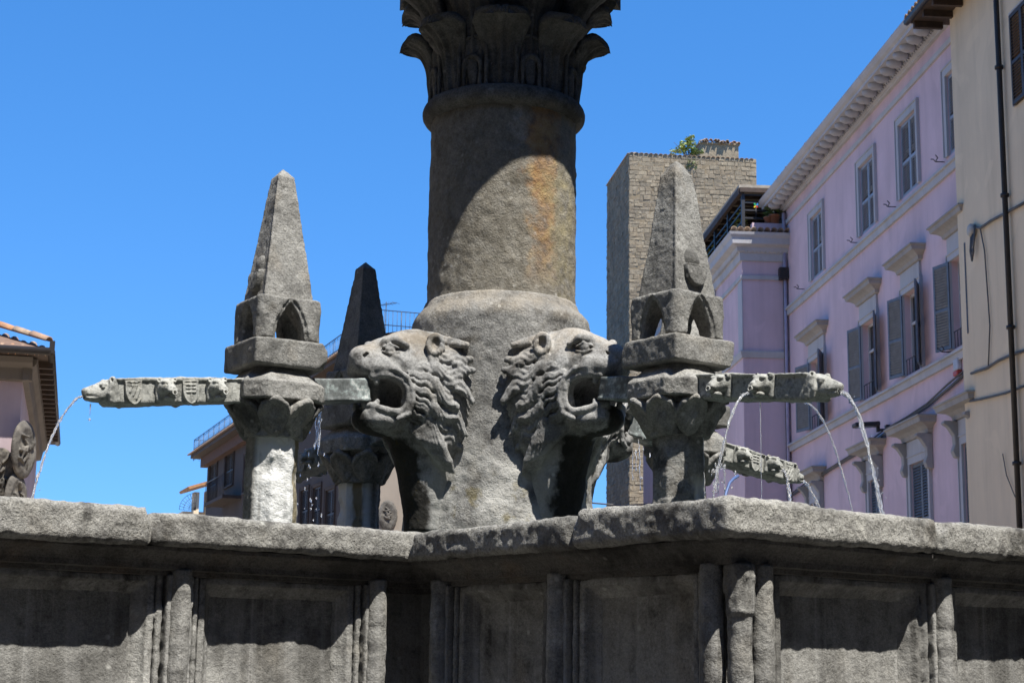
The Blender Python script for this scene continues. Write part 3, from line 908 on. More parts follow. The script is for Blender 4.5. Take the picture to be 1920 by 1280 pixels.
# ------------------------------------------------------------------ pinnacles (local x = outwards from the column)
PR = 1.44
def pinnacle_parts(seed, worn):
    rs = random.Random(seed)
    P = {}
    ob0, ob1 = 0.133, (0.056 if worn else 0.044)
    za, zb, zt = 3.475, (4.115 if worn else 4.145), 4.195
    # pillar: octagonal, chipped
    s = Sculpt([-0.17, -0.17, 1.9], [0.17, 0.17, 2.86], 0.007)
    def octa(r, z0, z1, k=0.0):
        c8 = math.cos(PI/8)
        def f(X, Y, Z):
            e = None
            for i in range(4):
                an = i*PI/4 + PI/8*0
                q = np.abs(X*math.cos(an) + Y*math.sin(an)) - r
                e = q if e is None else np.maximum(e, q)
            return np.maximum(e, np.abs(Z-(z0+z1)/2) - (z1-z0)/2)
        return f
    s.fn(octa(0.124, 1.5, 2.85), [-0.2, -0.2, 1.5], [0.2, 0.2, 2.86])
    for _ in range(5):
        a = rs.uniform(0, 2*PI); s.ell((0.15*math.cos(a), 0.15*math.sin(a), rs.uniform(2.2, 2.75)), (0.04, 0.04, 0.06), 0.02, 'sub')
    s.noise((7, 0.005, seed), (22, 0.003, seed+1), (60, 0.0025, seed+2))
    P['pillar'] = s.mesh('pillar', M_PILLAR)
    # capital: bell with a ring below
    s = Sculpt([-0.28, -0.28, 2.76], [0.28, 0.28, 3.0], 0.007)
    def bell(X, Y, Z):
        r = np.hypot(X, Y); t = np.clip((Z-2.79)/0.17, 0, 1)
        return np.maximum((r - (0.148 + 0.055*t**1.6))*0.85, np.abs(Z-2.875)-0.105)
    s.fn(bell, [-0.25, -0.25, 2.77], [0.25, 0.25, 2.98])
    s.noise((8, 0.008, seed+3), (24, 0.005, seed+4), (60, 0.0025, 3))
    P['bell'] = s.mesh('capital', M_STONE)
    # one broad leaf of the capital, centred on local +x
    s = Sculpt([0.10, -0.13, 2.76], [0.33, 0.13, 3.0], 0.006)
    s.chain([(0.140, 0, 2.80), (0.152, 0, 2.85), (0.170, 0, 2.895), (0.188, 0, 2.925)], 0.034, 0.044, 0.03)
    for sg in (-1, 1):
        s.chain([(0.142, 0.03*sg, 2.81), (0.158, 0.052*sg, 2.855), (0.182, 0.052*sg, 2.90), (0.204, 0.030*sg, 2.935)], 0.022, 0.020, 0.02)
        s.chain([(0.155, 0.058*sg, 2.83), (0.185, 0.072*sg, 2.875), (0.218, 0.054*sg, 2.92), (0.236, 0.0, 2.948)], 0.010, 0.014, 0.004)
    s.ell((0.228, 0, 2.940), (0.024, 0.034, 0.020), 0.012)
    s.ell((0.240, 0.0, 2.872), (0.040, 0.024, 0.055), 0.02, 'sub')
    s.cap((0.205, 0, 2.90), (0.18, 0, 2.82), 0.008, 0.006, 0.006)
    s.noise((10, 0.004, seed+5), (28, 0.0025, seed+6), (60, 0.0015, 3))
    P['leaf'] = s.mesh('capital_leaf', M_STONE)
    # impost the spout passes through: eight-sided with a sloping shoulder
    s = Sculpt([-0.27, -0.27, 2.93], [0.27, 0.27, 3.15], 0.007)
    def imp(X, Y, Z):
        t = np.clip((Z-3.035)/0.085, 0, 1)
        r = 0.222 - 0.085*t
        e = np.maximum(np.maximum(np.abs(X)-r, np.abs(Y)-r), (np.abs(X)+np.abs(Y))*0.7071 - r*1.13)
        return np.maximum(e*0.8, np.abs(Z-3.035)-0.085) - 0.0
    s.fn(imp, [-0.25, -0.25, 2.95], [0.25, 0.25, 3.12])
    s.noise((6, 0.005, seed+7), (20, 0.003, seed+8), (55, 0.0025, 3))
    P['impost'] = s.mesh('impost_block', M_STONE)
    # square slab
    s = Sculpt([-0.25, -0.25, 3.07], [0.25, 0.25, 3.29], 0.008)
    s.box((0, 0, 3.186), (0.200, 0.200, 0.068), 0.010)
    for _ in range(7):
        cx_, cy_ = rs.choice((-1, 1))*0.205, rs.choice((-1, 1))*0.205
        s.ell((cx_, cy_, 3.186+rs.choice((-1, 1))*0.066), (rs.uniform(0.015, 0.05), rs.uniform(0.015, 0.05), rs.uniform(0.02, 0.045)), 0.02, 'sub')
    s.noise((6, 0.003, seed+9), (20, 0.0025, seed+10), (55, 0.002, 3))
    P['slab'] = s.mesh('slab', M_OBEL)
    # little arcaded block, open on all four sides
    s = Sculpt([-0.21, -0.21, 3.23], [0.21, 0.21, 3.51], 0.007)
    s.box((0, 0, 3.367), (0.176, 0.176, 0.112), 0.016)
    s.fn(lambda X, Y, Z: ((np.abs(X)+np.abs(Y))*0.7071 - (0.229 + 0.004*np.sin(Z*30))) + 0*Z, [-0.2, -0.2, 3.2], [0.2, 0.2, 3.5], 0.012, 'int')
    w, hgt, zb0 = 0.080, 0.195, 3.255
    c = (hgt**2-w**2)/(2*w)
    def arch(U, Vv, Z, lim, grow=0.0):
        return np.maximum(np.maximum(np.hypot(U+c, Z-zb0) - (w+c+grow), np.hypot(U-c, Z-zb0) - (w+c+grow)), np.abs(Vv)-lim)
    for sgn in (1, -1):
        s.fn(lambda X, Y, Z: np.maximum(arch(X, Y, Z, 9, 0.018), np.abs(Y-sgn*0.185)-0.022), [-0.12, -0.22, 3.2], [0.12, 0.22, 3.5], 0.006, 'sub')
        s.fn(lambda X, Y, Z: np.maximum(arch(Y, X, Z, 9, 0.018), np.abs(X-sgn*0.185)-0.022), [-0.22, -0.12, 3.2], [0.22, 0.12, 3.5], 0.006, 'sub')
    s.fn(lambda X, Y, Z: arch(X, Y, Z, 0.5), [-0.12, -0.22, 3.2], [0.12, 0.22, 3.5], 0.008, 'sub')
    s.fn(lambda X, Y, Z: arch(Y, X, Z, 0.5), [-0.22, -0.12, 3.2], [0.22, 0.12, 3.5], 0.008, 'sub')
    s.noise((8, 0.0025, seed+11), (24, 0.0025, seed+12), (60, 0.002, 3))
    P['arcade'] = s.mesh('arcade_block', M_OBEL)
    # obelisk with beaded edges
    s = Sculpt([-0.17, -0.17, 3.44], [0.17, 0.17, 4.24], 0.0075)
    def obl(X, Y, Z):
        hw = ob0 + (ob1-ob0)*(Z-za)/(zb-za)
        tip = ob1*np.clip((zt-Z)/(zt-zb), 0, 1)**(0.6 if worn else 0.9)
        r = np.where(Z > zb, tip, hw)
        return np.maximum(np.maximum((np.maximum(np.abs(X), np.abs(Y)) - r)*0.7, 3.465-Z), Z-zt)
    s.fn(obl, [-0.16, -0.16, 3.46], [0.16, 0.16, 4.2])
    for sx in (-1, 1):
        for sy in (-1, 1):
            s.cap((sx*(ob0-0.008), sy*(ob0-0.008), za+0.02), (sx*(ob1-0.004), sy*(ob1-0.004), zb), 0.010, 0.007, 0.006)
    s.noise((5, 0.002*(1.6 if worn else 1), seed+13), (16, 0.0010*(1.4 if worn else 1), seed+14), (60, 0.0014, 15))
    P['obelisk'] = s.mesh('obelisk', M_OBEL)
    # round-bottomed shield carved on the outer face
    s = Sculpt([0.05, -0.10, 3.48], [0.20, 0.10, 3.74], 0.0055)
    tilt = (ob1-ob0)/(zb-za)
    xs = lambda z: ob0 + tilt*(z-za)
    def shield(X, Y, Z):
        u, v_ = Y/0.066, (Z-3.605)/0.085
        body = (np.sqrt(np.abs(u)**2.4 + np.where(v_ < 0, np.abs(v_)**2, 0)) - 1)*0.06
        body = np.maximum(body, Z - 3.625)
        return np.maximum(body, np.abs(X - xs(Z)) - 0.030)
    s.fn(shield, [0.05, -0.09, 3.5], [0.2, 0.09, 3.64])
    s.ell((xs(3.66)-0.022, 0, 3.66), (0.040, 0.060, 0.060), 0.012)
    for sg in (-1, 1):
        s.cap((xs(3.60)+0.032, sg*0.052, 3.612), (xs(3.56)+0.032, 0.0, 3.548), 0.005, 0.004, 0.002, 'sub')
        s.cap((xs(3.60)+0.032, sg*0.010, 3.612), (xs(3.56)+0.032, sg*0.034, 3.565), 0.004, 0.004, 0.002, 'sub')
    s.cap((xs(3.62)+0.032, -0.06, 3.618), (xs(3.62)+0.032, 0.06, 3.618), 0.005, 0.005, 0.002, 'sub')
    s.noise((10, 0.002, seed+15), (30, 0.002, seed+16))
    P['shield'] = s.mesh('shield', M_OBEL)
    return P
PIN = [pinnacle_parts(31, False), pinnacle_parts(57, True)]
def pinnacle(dirang, P, label, extra_rz=0.0, dist=PR):
    """dirang: outward direction in fountain space"""
    loc = FC + Matrix.Rotation(FROT, 3, 'Z') @ Vector((dist*math.cos(dirang), dist*math.sin(dirang), 0))
    t = thing('obelisk_pinnacle', label, 'pinnacle', loc, FROT + dirang + extra_rz, 'obelisk pinnacles round the column')
    link('pillar', P['pillar'], t, rot=(0, 0, PI/8*0))
    cp = link('capital', P['bell'], t)
    for k in range(8):
        link('capital_leaf', P['leaf'], cp, rot=(0, 0, k*PI/4 + PI/8))
    link('impost_block', P['impost'], t)
    link('slab', P['slab'], t)
    link('arcade_block', P['arcade'], t)
    ob = link('obelisk', P['obelisk'], t)
    link('shield', P['shield'], ob)
    return t
pinnacle(PI, PIN[0], 'sunlit slim obelisk pinnacle standing on a pillar streaked white with lime', R(-6), 1.457)
pinnacle(-PI/2, PIN[1], 'worn blunt obelisk pinnacle with round carved shield, standing in front of the stone tower')
pinnacle(PI/2, PIN[0], 'black shaded obelisk pinnacle rising behind the lion head at the back of the fountain', 0.0, 1.42)
pinnacle(0, PIN[1], 'pinnacle mostly hidden behind the worn blunt obelisk')

# ------------------------------------------------------------------ spouts
BZ0, BZ1, BW = 2.950, 3.088, 0.080
bzc = (BZ0+BZ1)/2
def spout_parts():
    P = {}
    s = Sculpt([1.55, -0.12, 2.92], [2.44, 0.12, 3.12], 0.007)
    s.box((2.0, 0, bzc), (0.37, BW*0.92, 0.060), 0.008)
    s.box((2.0, 0, bzc+0.056), (0.37, BW+0.004, 0.008), 0.004)
    s.noise((7, 0.004, 41), (24, 0.003, 42), (60, 0.002, 43))
    P['beam'] = s.mesh('beam', M_SPOUT)
    # mascaron: small lion mask with a pipe in its mouth; local x along the beam, y outwards from its side
    s = Sculpt([-0.08, -0.02, -0.09], [0.08, 0.15, 0.09], 0.0042)
    s.box((0, 0.0, 0), (0.058, 0.016, 0.062), 0.012)
    s.ell((0, 0.02, 0.012), (0.054, 0.055, 0.050), 0.01)
    s.cap((0, 0.05, 0.010), (0, 0.085, -0.008), 0.034, 0.027, 0.015)
    s.ell((0, 0.102, 0.002), (0.015, 0.012, 0.010), 0.006)
    for sg in (-1, 1):
        s.ell((sg*0.013, 0.092, -0.012), (0.017, 0.020, 0.014), 0.006)
        s.ell((sg*0.026, 0.052, 0.040), (0.016, 0.018, 0.010), 0.008)
        s.ell((sg*0.027, 0.066, 0.026), (0.011, 0.010, 0.007), 0.003, 'sub')
        s.ell((sg*0.026, 0.060, 0.026), (0.008, 0.008, 0.007), 0.002)
        s.ell((sg*0.046, 0.022, 0.052), (0.017, 0.015, 0.017), 0.006)
        s.ell((sg*0.047, 0.034, 0.054), (0.008, 0.010, 0.009), 0.003, 'sub')
    s.ell((0, 0.05, -0.048), (0.033, 0.034, 0.016), 0.01)
    s.ell((0, 0.082, -0.030), (0.020, 0.026, 0.011), 0.005, 'sub')
    s.noise((20, 0.003, 44), (60, 0.0015, 45))
    P['mask'] = s.mesh('lion_mask', M_SPOUT)
    mb = MB(); mb.lathe([(0.0, -0.06), (0.013, -0.06), (0.013, 0.022), (0.0165, 0.024), (0.0165, 0.032), (0.010, 0.032), (0.009, 0.0), (0, 0)], 14)
    P['pipe'] = mb.mesh('pipe', M_SPOUT)
    # shields on the side of the beam
    for nm, bars in (('shield_relief', 'v'), ('shield_relief', 'd')):
        s = Sculpt([-0.06, -0.02, -0.075], [0.06, 0.03, 0.075], 0.0035)
        def sh(X, Y, Z, g=0.0):
            top = Z - 0.052 - g
            wv = np.where(Z > 0.0, 0.043, 0.043*np.sqrt(np.clip(1 - (np.minimum(Z, 0)/-0.062)**2, 0, 1))) + g
            return np.maximum(np.maximum(top, (np.abs(X) - wv)*0.8), -0.066 - g - Z)
        s.fn(lambda X, Y, Z: np.maximum(sh(X, Y, Z), np.abs(Y)-0.010), [-0.05, -0.01, -0.07], [0.05, 0.012, 0.06])
        s.fn(lambda X, Y, Z: np.maximum(sh(X, Y, Z, -0.008), np.abs(Y-0.012)-0.006), [-0.05, 0, -0.07], [0.05, 0.02, 0.06], 0.002, 'sub')
        if bars == 'v':
            for k in range(3):
                s.cap((-0.022, 0.006, 0.030-0.018*k), (0.022, 0.006, 0.030-0.018*k), 0.0055, 0.0055)
            s.cap((0, 0.006, 0.045), (0, 0.006, -0.05), 0.004, 0.004)
        else:
            for k in range(3):
                s.cap((-0.028+0.018*k, 0.006, 0.012+0.008*k), (-0.010+0.016*k, 0.006, -0.035+0.016*k), 0.0055, 0.0055)
            for k in range(4):
                s.ell((-0.012+0.022*(k % 2), 0.007, 0.042-0.014*(k//2)), (0.008, 0.006, 0.006))
        s.noise((30, 0.0015, 46), (80, 0.001, 47))
        P['shield'+bars] = s.mesh(nm, M_SPOUT)
    # beast head at the end, muzzle pointing along +x
    s = Sculpt([-0.03, -0.12, -0.12], [0.21, 0.12, 0.12], 0.0052)
    s.box((0.012, 0, 0), (0.03, 0.084, 0.070), 0.018)
    s.cap((0.02, 0, 0.004), (0.155, 0, -0.012), 0.070, 0.032, 0.02)
    s.cap((0.05, 0, 0.030), (0.165, 0, 0.008), 0.038, 0.024, 0.015)
    for sg in (-1, 1):
        s.ell((0.022, sg*0.060, 0.062), (0.022, 0.020, 0.024), 0.008)
        s.ell((0.032, sg*0.072, 0.064), (0.010, 0.010, 0.013), 0.004, 'sub')
        s.ell((0.075, sg*0.042, 0.042), (0.024, 0.014, 0.010), 0.008)
        s.ell((0.080, sg*0.050, 0.028), (0.012, 0.008, 0.007), 0.002)
        s.chain([(0.17, sg*0.022, -0.012), (0.12, sg*0.044, -0.024), (0.085, sg*0.058, -0.018)], 0.007, 0.007, 0.004, 'sub')
        s.ell((0.180, sg*0.014, 0.014), (0.008, 0.007, 0.006), 0.003, 'sub')
        s.chain([(0.03, sg*0.066, 0.03), (0.05, sg*0.066, -0.01), (0.045, sg*0.062, -0.05)], 0.014, 0.012, 0.01)
    s.ell((0.172, 0, 0.012), (0.020, 0.026, 0.016), 0.008)
    s.ell((0.185, 0, -0.018), (0.030, 0.014, 0.011), 0.004, 'sub')
    s.noise((16, 0.003, 48), (50, 0.002, 49))
    P['beast'] = s.mesh('beast_head', M_SPOUT)
    s = Sculpt([0.86, -0.11, 2.93], [1.32, 0.11, 3.12], 0.009)
    s.box((1.11, 0, bzc), (0.18, 0.074, 0.060), 0.006)
    s.box((1.11, 0, bzc-0.054), (0.18, 0.080, 0.009), 0.004)
    s.noise((9, 0.002, 50), (30, 0.0015, 51))
    P['trough'] = s.mesh('inner_trough', M_TROUGH)
    return P
SPO = spout_parts()
SP_TILT, SP_Z = math.atan(0.121), 3.192
def spout(dirang, label, masks=(1.85, 2.125), shields=True):
    t = thing('water_spout', label, 'water spout', FC + Vector((0, 0, SP_Z)), 0, 'stone water spouts with animal heads')
    t.rotation_euler = (Matrix.Rotation(FROT + dirang, 3, 'Z') @ Matrix.Rotation(SP_TILT, 3, 'Y')).to_euler()
    link('beam', SPO['beam'], t, (0, 0, -bzc))
    link('inner_trough', SPO['trough'], t, (0, 0, -bzc))
    link('beast_head', SPO['beast'], t, (2.362, 0, 0), scale=(0.80, 0.86, 0.86))
    for sg in (1, -1):
        rz = 0 if sg > 0 else PI
        for u in masks:
            mk = link('lion_mask', SPO['mask'], t, (u, sg*BW, 0.002), (0, 0, rz), (0.88, 0.9, 0.88))
            link('pipe', SPO['pipe'], mk, (0, 0.085, -0.032), (R(-78), 0, 0))
        if not shields: continue
        link('shield_relief', SPO['shieldd'], t, (2.29, sg*(BW+0.001), -0.002), (0, 0, rz))
        link('shield_relief', SPO['shieldv'], t, (1.988, sg*(BW+0.001), -0.002), (0, 0, rz))
    return t
def spout_pt(dirang, u, v, w):
    """world position of a point in a spout's own frame"""
    return FC + Vector((0, 0, SP_Z)) + (Matrix.Rotation(FROT + dirang, 3, 'Z') @ Matrix.Rotation(SP_TILT, 3, 'Y')) @ Vector((u, v, w))
spout(PI, 'pale sunlit stone spout with lion masks and shields, seen against the sky')
spout(-PI/2, 'dark shaded stone spout pouring three streams in front of the pink house', shields=False)
spout(PI/2, 'spout hidden behind the black shaded obelisk at the back')
spout(0, 'small far spout slanting down behind the worn pillar, lowest of the pale spouts')

# ------------------------------------------------------------------ buildings
def stucco(name, col, var=0.10, dirt=0.35, bump=0.25):
    t = NT(name)
    v = t.coords(False)
    d = tuple(c*(1-var) for c in col); l = tuple(min(1, c*(1+var)) for c in col)
    c = t.ramp(t.noise(v, 0.55, 6, 0.6), (0.3, d), (0.7, l))
    mp = t.n('Mapping'); mp.inputs['Scale'].default_value = (1.6, 1.6, 0.16)
    t.t.links.new(v, mp.inputs['Vector'])
    c = t.mix(t.ramp(t.noise(mp.outputs[0], 1.0, 7, 0.7), (0.46, 0.0), (0.66, dirt)), c, tuple(q*0.62 for q in col))
    c = t.mix(t.ramp(t.noise(v, 0.9, 3, 0.4, 1.0), (0.60, 0.0), (0.63, 0.4)), c, tuple(min(1, q*1.12) for q in col))
    c = t.mix(t.ramp(t.noise(v, 4, 5, 0.7), (0.62, 0.0), (0.75, dirt*0.8)), c, tuple(q*0.72 for q in col))
    t.set(t.b.inputs['Base Color'], c); t.b.inputs['Roughness'].default_value = 0.9
    t.set(t.b.inputs['Normal'], t.bump(t.noise(v, 30, 5), bump, 0.01))
    return t.m
M_PINK = stucco('lilac_stucco', (0.60, 0.44, 0.455))
M_TRIM = stucco('grey_trim', (0.42, 0.41, 0.41), 0.08, 0.4)
M_HOOD = stucco('stone_hood', (0.33, 0.31, 0.285), 0.12, 0.5)
M_CREAM = stucco('cream_stucco', (0.67, 0.525, 0.345), 0.08, 0.35)
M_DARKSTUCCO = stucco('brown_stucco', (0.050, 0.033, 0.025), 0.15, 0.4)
M_TANSTUCCO = stucco('tan_stucco', (0.25, 0.21, 0.165), 0.1, 0.4)
M_MAUVE = stucco('mauve_stucco', (0.42, 0.33, 0.34), 0.08, 0.3)
M_SHUT = plain('blue_grey_shutter', (0.25, 0.29, 0.345), 0.6, var=0.15)
M_SHUTD = plain('dark_grey_shutter', (0.12, 0.14, 0.165), 0.6, var=0.2)
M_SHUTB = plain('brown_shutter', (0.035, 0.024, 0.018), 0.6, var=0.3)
M_METAL = plain('dark_metal', (0.03, 0.03, 0.032), 0.5, 0.3)
M_PIPE = plain('brown_downpipe', (0.022, 0.018, 0.016), 0.5, 0.2)
M_WOODD = plain('dark_wood', (0.05, 0.032, 0.022), 0.8, bump=0.3, var=0.35)
M_WOODO = plain('orange_wood', (0.34, 0.16, 0.06), 0.8, var=0.25)
M_CABLE = plain('grey_cable', (0.10, 0.095, 0.09), 0.8)
M_TILEW = plain('roof_underlay', (0.16, 0.10, 0.07), 0.9)
def mat_glass():
    t = NT('dark_window_glass')
    t.b.inputs['Base Color'].default_value = (0.012, 0.014, 0.017, 1); t.b.inputs['Roughness'].default_value = 0.06
    return t.m
M_GLASS = mat_glass()
def mat_tile():
    t = NT('terracotta_tile')
    v = t.coords()
    oi = t.n('ObjectInfo')
    c = t.ramp(oi.outputs['Random'], (0.0, (0.34, 0.19, 0.11)), (0.3, (0.42, 0.29, 0.18)), (0.6, (0.30, 0.23, 0.17)), (0.8, (0.45, 0.22, 0.10)), (1.0, (0.36, 0.30, 0.23)))
    c = t.mix(t.ramp(t.noise(v, 9, 5, 0.7), (0.45, 0.0), (0.65, 0.6)), c, (0.16, 0.13, 0.10))
    t.set(t.b.inputs['Base Color'], c); t.b.inputs['Roughness'].default_value = 0.9
    t.set(t.b.inputs['Normal'], t.bump(t.noise(v, 40, 4), 0.4, 0.01))
    return t.m
M_TILE = mat_tile()

class Front:
    """a facade: local x along the wall, local y into the building, z up"""
    def __init__(s, name, label, cat, origin, rz):
        s.t = thing(name, label, cat, origin, rz)
        s.o = Vector(origin); s.rz = rz
        s.X = Vector((math.cos(rz), math.sin(rz), 0)); s.Y = Vector((-math.sin(rz), math.cos(rz), 0))
    def hit(s, px, py, off=0.0):
        """where the line of sight through a point meets the plane y = off"""
        d = ray(px, py); c = Vector((0, 0, EYE))
        t = (off - (c - s.o).dot(s.Y)) / d.dot(s.Y)
        p = c + d*t - s.o
        return p.dot(s.X), p.z
    def hit_x(s, px, py, x0):
        d = ray(px, py); c = Vector((0, 0, EYE))
        t = (x0 - (c - s.o).dot(s.X)) / d.dot(s.X)
        p = c + d*t - s.o
        return p.dot(s.Y), p.z

def wall_mesh(mb, x0, x1, z0, z1, holes, reveal=0.22, y=0.0, step=None):
    """flat wall with rectangular openings and their reveals"""
    xs = sorted({x0, x1} | {h[i] for h in holes for i in (0, 1)}); zs = sorted({z0, z1} | {h[i] for h in holes for i in (2, 3)})
    for a, b in zip(xs[:-1], xs[1:]):
        for c, d in zip(zs[:-1], zs[1:]):
            mx, mz = (a+b)/2, (c+d)/2
            if any(h[0] < mx < h[1] and h[2] < mz < h[3] for h in holes): continue
            mb.add([(a, y, c), (b, y, c), (b, y, d), (a, y, d)], [(0, 1, 2, 3)])
    for a, b, c, d in holes:
        for q in (((a,c),(a,d)), ((b,d),(b,c)), ((a,d),(b,d)), ((b,c),(a,c))):
            (p0, p1), (p2, p3) = q
            mb.add([(p0, y, p1), (p2, y, p3), (p2, y+reveal, p3), (p0, y+reveal, p1)], [(0, 1, 2, 3)])

def shutter_mesh(w, h, mat, slats=True):
    """louvred shutter leaf: x 0..w, z 0..h, y -0.02..0.02"""
    m = MB(); f = 0.055
    m.box(0, f, -0.02, 0.02, 0, h); m.box(w-f, w, -0.02, 0.02, 0, h)
    for z in (0, h*0.44, h-f*1.3):
        m.box(f, w-f, -0.019, 0.019, z, z + f*1.3)
    n = int(h/0.068)
    for k in range(n):
        z = 0.08 + (h-0.16)*k/n
        if abs(z + 0.02 - (h*0.44+f*0.65)) < f*1.1: continue
        M = Matrix.Translation((0, 0, z+0.03)) @ Matrix.Rotation(R(52), 4, 'X')
        m.box(f, w-f, -0.036, 0.036, -0.005, 0.005, M)
    return m.mesh('shutter', mat)
_sh = {}
def shutter(w, h, mat):
    k = (round(w, 2), round(h, 2), mat.name)
    if k not in _sh: _sh[k] = shutter_mesh(w, h, mat)
    return _sh[k]
def frame_mesh(w, h, wid=0.16, proud=0.05, depth=0.0, sill=True, mat=None):
    m = MB()
    m.box(-wid, 0, -proud, depth, -0.0, h); m.box(w, w+wid, -proud, depth, 0.0, h)
    m.box(-wid, w+wid, -proud-0.004, depth, h, h+wid)
    m.box(-wid-0.03, -wid, -proud-0.025, depth, 0.0, h+wid+0.03); m.box(w+wid, w+wid+0.03, -proud-0.025, depth, 0.0, h+wid+0.03)
    m.box(-wid, w+wid, -proud-0.025, depth, h+wid, h+wid+0.03)
    if sill: m.box(-wid-0.06, w+wid+0.06, -proud-0.06, depth, -0.09, -0.001)
    return m.mesh('window_frame', mat or M_TRIM)
def hood(mb, x0, x1, z, h=0.34, out=0.42, y=0.0):
    """moulded cornice over a window"""
    prof = [(0.0, 0.0), (-0.10, 0.02), (-0.12, 0.10*h/0.34), (-0.20, 0.16*h/0.34), (-out+0.06, 0.20*h/0.34), (-out+0.04, 0.29*h/0.34), (-out, h-0.03), (-out, h), (0.0, h+0.07)]
    # mitred returns at both ends
    n = len(prof)
    vs = [(x0 - (-p[0]), y+p[0], z+p[1]) for p in prof] + [(x1 + (-p[0]), y+p[0], z+p[1]) for p in prof]
    e0 = [(x0 + p[0], y, z+p[1]) for p in prof]; e1 = [(x1 - p[0], y, z+p[1]) for p in prof]
    mb.add(vs, [(i, i+1, n+i+1, n+i) for i in range(n-1)])
    a = [vs[i] for i in range(n)] + e0
    mb.add(a, [(i, n+i, n+i+1, i+1) for i in range(n-1)])
    b = [vs[n+i] for i in range(n)] + e1
    mb.add(b, [(i, i+1, n+i+1, n+i) for i in range(n-1)])

# ---- lilac palazzo running away on one side
PAZ = R(-4.263)
pd = Vector((math.sin(PAZ), math.cos(PAZ), 0))
p0 = at_y(1480, 700, 49.0); p0.z = 0
pink = Front('palazzo', 'long lilac stuccoed palazzo with grey shutters, hooded windows and a bracketed cornice', 'palazzo', p0, math.atan2(-pd.y, -pd.x))
T = pink.t
PL = 22.0
z_top_f = pink.hit(1687, 221)[1]; z_bot_f = pink.hit(1687, 379)[1]
z_s1 = pink.hit(1640, 434)[1]; z_s2 = pink.hit(1640, 747)[1]
z_cor = pink.hit(1600, 252)[1]
z_fil = pink.hit(1600, 277)[1]
holes, jobs = [], []
for fx, nx in ((1518, 1546), (1610, 1646.5), (1687, 1730), (1779, 1826)):
    xa, xb = pink.hit(fx, 400)[0] + 0.19, pink.hit(nx, 400)[0] - 0.19
    h = (xa, xb, z_bot_f + 0.02, z_top_f - 0.19)
    holes.append(h); jobs.append(('top', h))
z2b = z_s2 + 0.10; z2t = pink.hit(1697, 553)[1]
for fx, nx in ((1519, 1545), (1617, 1645), (1697, 1728), (1788, 1822)):
    xa, xb = pink.hit(fx, 600)[0], pink.hit(nx, 600)[0]
    h = (xa, xb, z2b, z2t)
    holes.append(h); jobs.append(('mid', h))
z1t = pink.hit(1707, 872)[1]; z1b = z1t - 2.3
for fx, nx in ((1520, 1541), (1629, 1652), (1707, 1746), (1806, 1840)):
    xa, xb = pink.hit(fx, 900)[0] + 0.1, pink.hit(nx, 900)[0] - 0.1
    h = (xa, xb, z1b, z1t)
    holes.append(h); jobs.append(('low', h))
mb = MB()
wall_mesh(mb, 0, PL, 0, z_cor, holes)
mb.add([(0, 0, 0), (0, 0, z_cor), (0, 12, z_cor), (0, 12, 0)], [(0, 1, 2, 3)])
mb.build('wall', M_PINK, T)
for kind, (xa, xb, za, zb) in jobs:
    w, h = xb-xa, zb-za
    win = link('window', frame_mesh(w, h, 0.16 if kind != 'mid' else 0.13, 0.05, 0.0, False), T, (xa, 0, za))
    pn = MB()
    pn.box(0, w, 0.18, 0.20, 0, h)
    pn.build('pane', M_GLASS, win)
    if kind != 'low' or True:
        cs = MB()
        for a, b in ((0, 0.06), (w/2-0.04, w/2+0.04), (w-0.06, w)): cs.box(a, b, 0.13, 0.178, 0, h)
        for z in (0, h*0.62, h-0.06): cs.box(0.06, w-0.06, 0.132, 0.176, z, z+0.06)
        cs.build('casement', M_TRIM, win)
    if kind in ('top', 'low'):
        for k in (0, 1):
            link('shutter', shutter(w/2-0.004, h-0.01, M_SHUT if kind == 'top' else M_SHUTD), win, (k*w/2 + (0.004 if k else 0), 0.045, 0.005))
    else:
        link('shutter', shutter(w/2, h-0.02, M_SHUTD), win, (0.0, -0.06, 0.01), (0, 0, R(180+random.uniform(12, 18))))
        o = link('shutter', shutter(w/2, h-0.02, M_SHUTD), win, (w, -0.06, 0.01), (0, 0, R(-random.uniform(14, 24))))
        fr = MB(); fr.box(-0.10, w+0.10, -0.055, 0, h+0.165, h+0.50); fr.build('frieze', M_TRIM, win)
        hd = MB(); hood(hd, -0.12, w+0.12, h+0.50, 0.32, 0.36); hd.build('hood', M_HOOD, win)
        gr = MB()
        for k in range(6): gr.tube([(0.1+k*(w-0.2)/5, -0.02, 0.0), (0.1+k*(w-0.2)/5, -0.02, 0.34)], 0.008, 5)
        gr.tube([(0.05, -0.02, 0.34), (w-0.05, -0.02, 0.34)], 0.012, 5); gr.build('rail', M_METAL, win)
    if kind == 'low':
        fr = MB(); fr.box(-0.26, w+0.26, -0.06, 0, h+0.195, h+0.50); fr.build('frieze', M_TRIM, win)
        hd = MB(); hood(hd, -0.22, w+0.22, h+0.50, 0.36, 0.42); hd.build('hood', M_HOOD, win)
        for sx in (-0.30, w+0.12):
            br = MB()
            br.prism([(0.0, h+0.50), (-0.34, h+0.50), (-0.36, h+0.44), (-0.26, h+0.38), (-0.14, h+0.20), (-0.13, h+0.02), (-0.18, h-0.12), (-0.13, h-0.24), (-0.062, h-0.26), (0.0, h-0.26)], 'x', sx, sx+0.18)
            br.build('bracket', M_HOOD, win, bevel=0.012)
for z, hh, o in ((z_s1, 0.22, 0.12), (z_s2, 0.20, 0.14)):
    st = MB()
    st.prism([(0, z-hh), (-o*0.5, z-hh), (-o*0.6, z-hh*0.3), (-o, z-hh*0.25), (-o, z), (0, z+0.03)], 'x', -0.02, PL)
    st.build('string_course', M_TRIM, T)
st = MB(); st.prism([(0, z_fil-0.10), (-0.05, z_fil-0.10), (-0.07, z_fil), (0, z_fil+0.02)], 'x', -0.02, PL); st.build('string_course', M_TRIM, T)
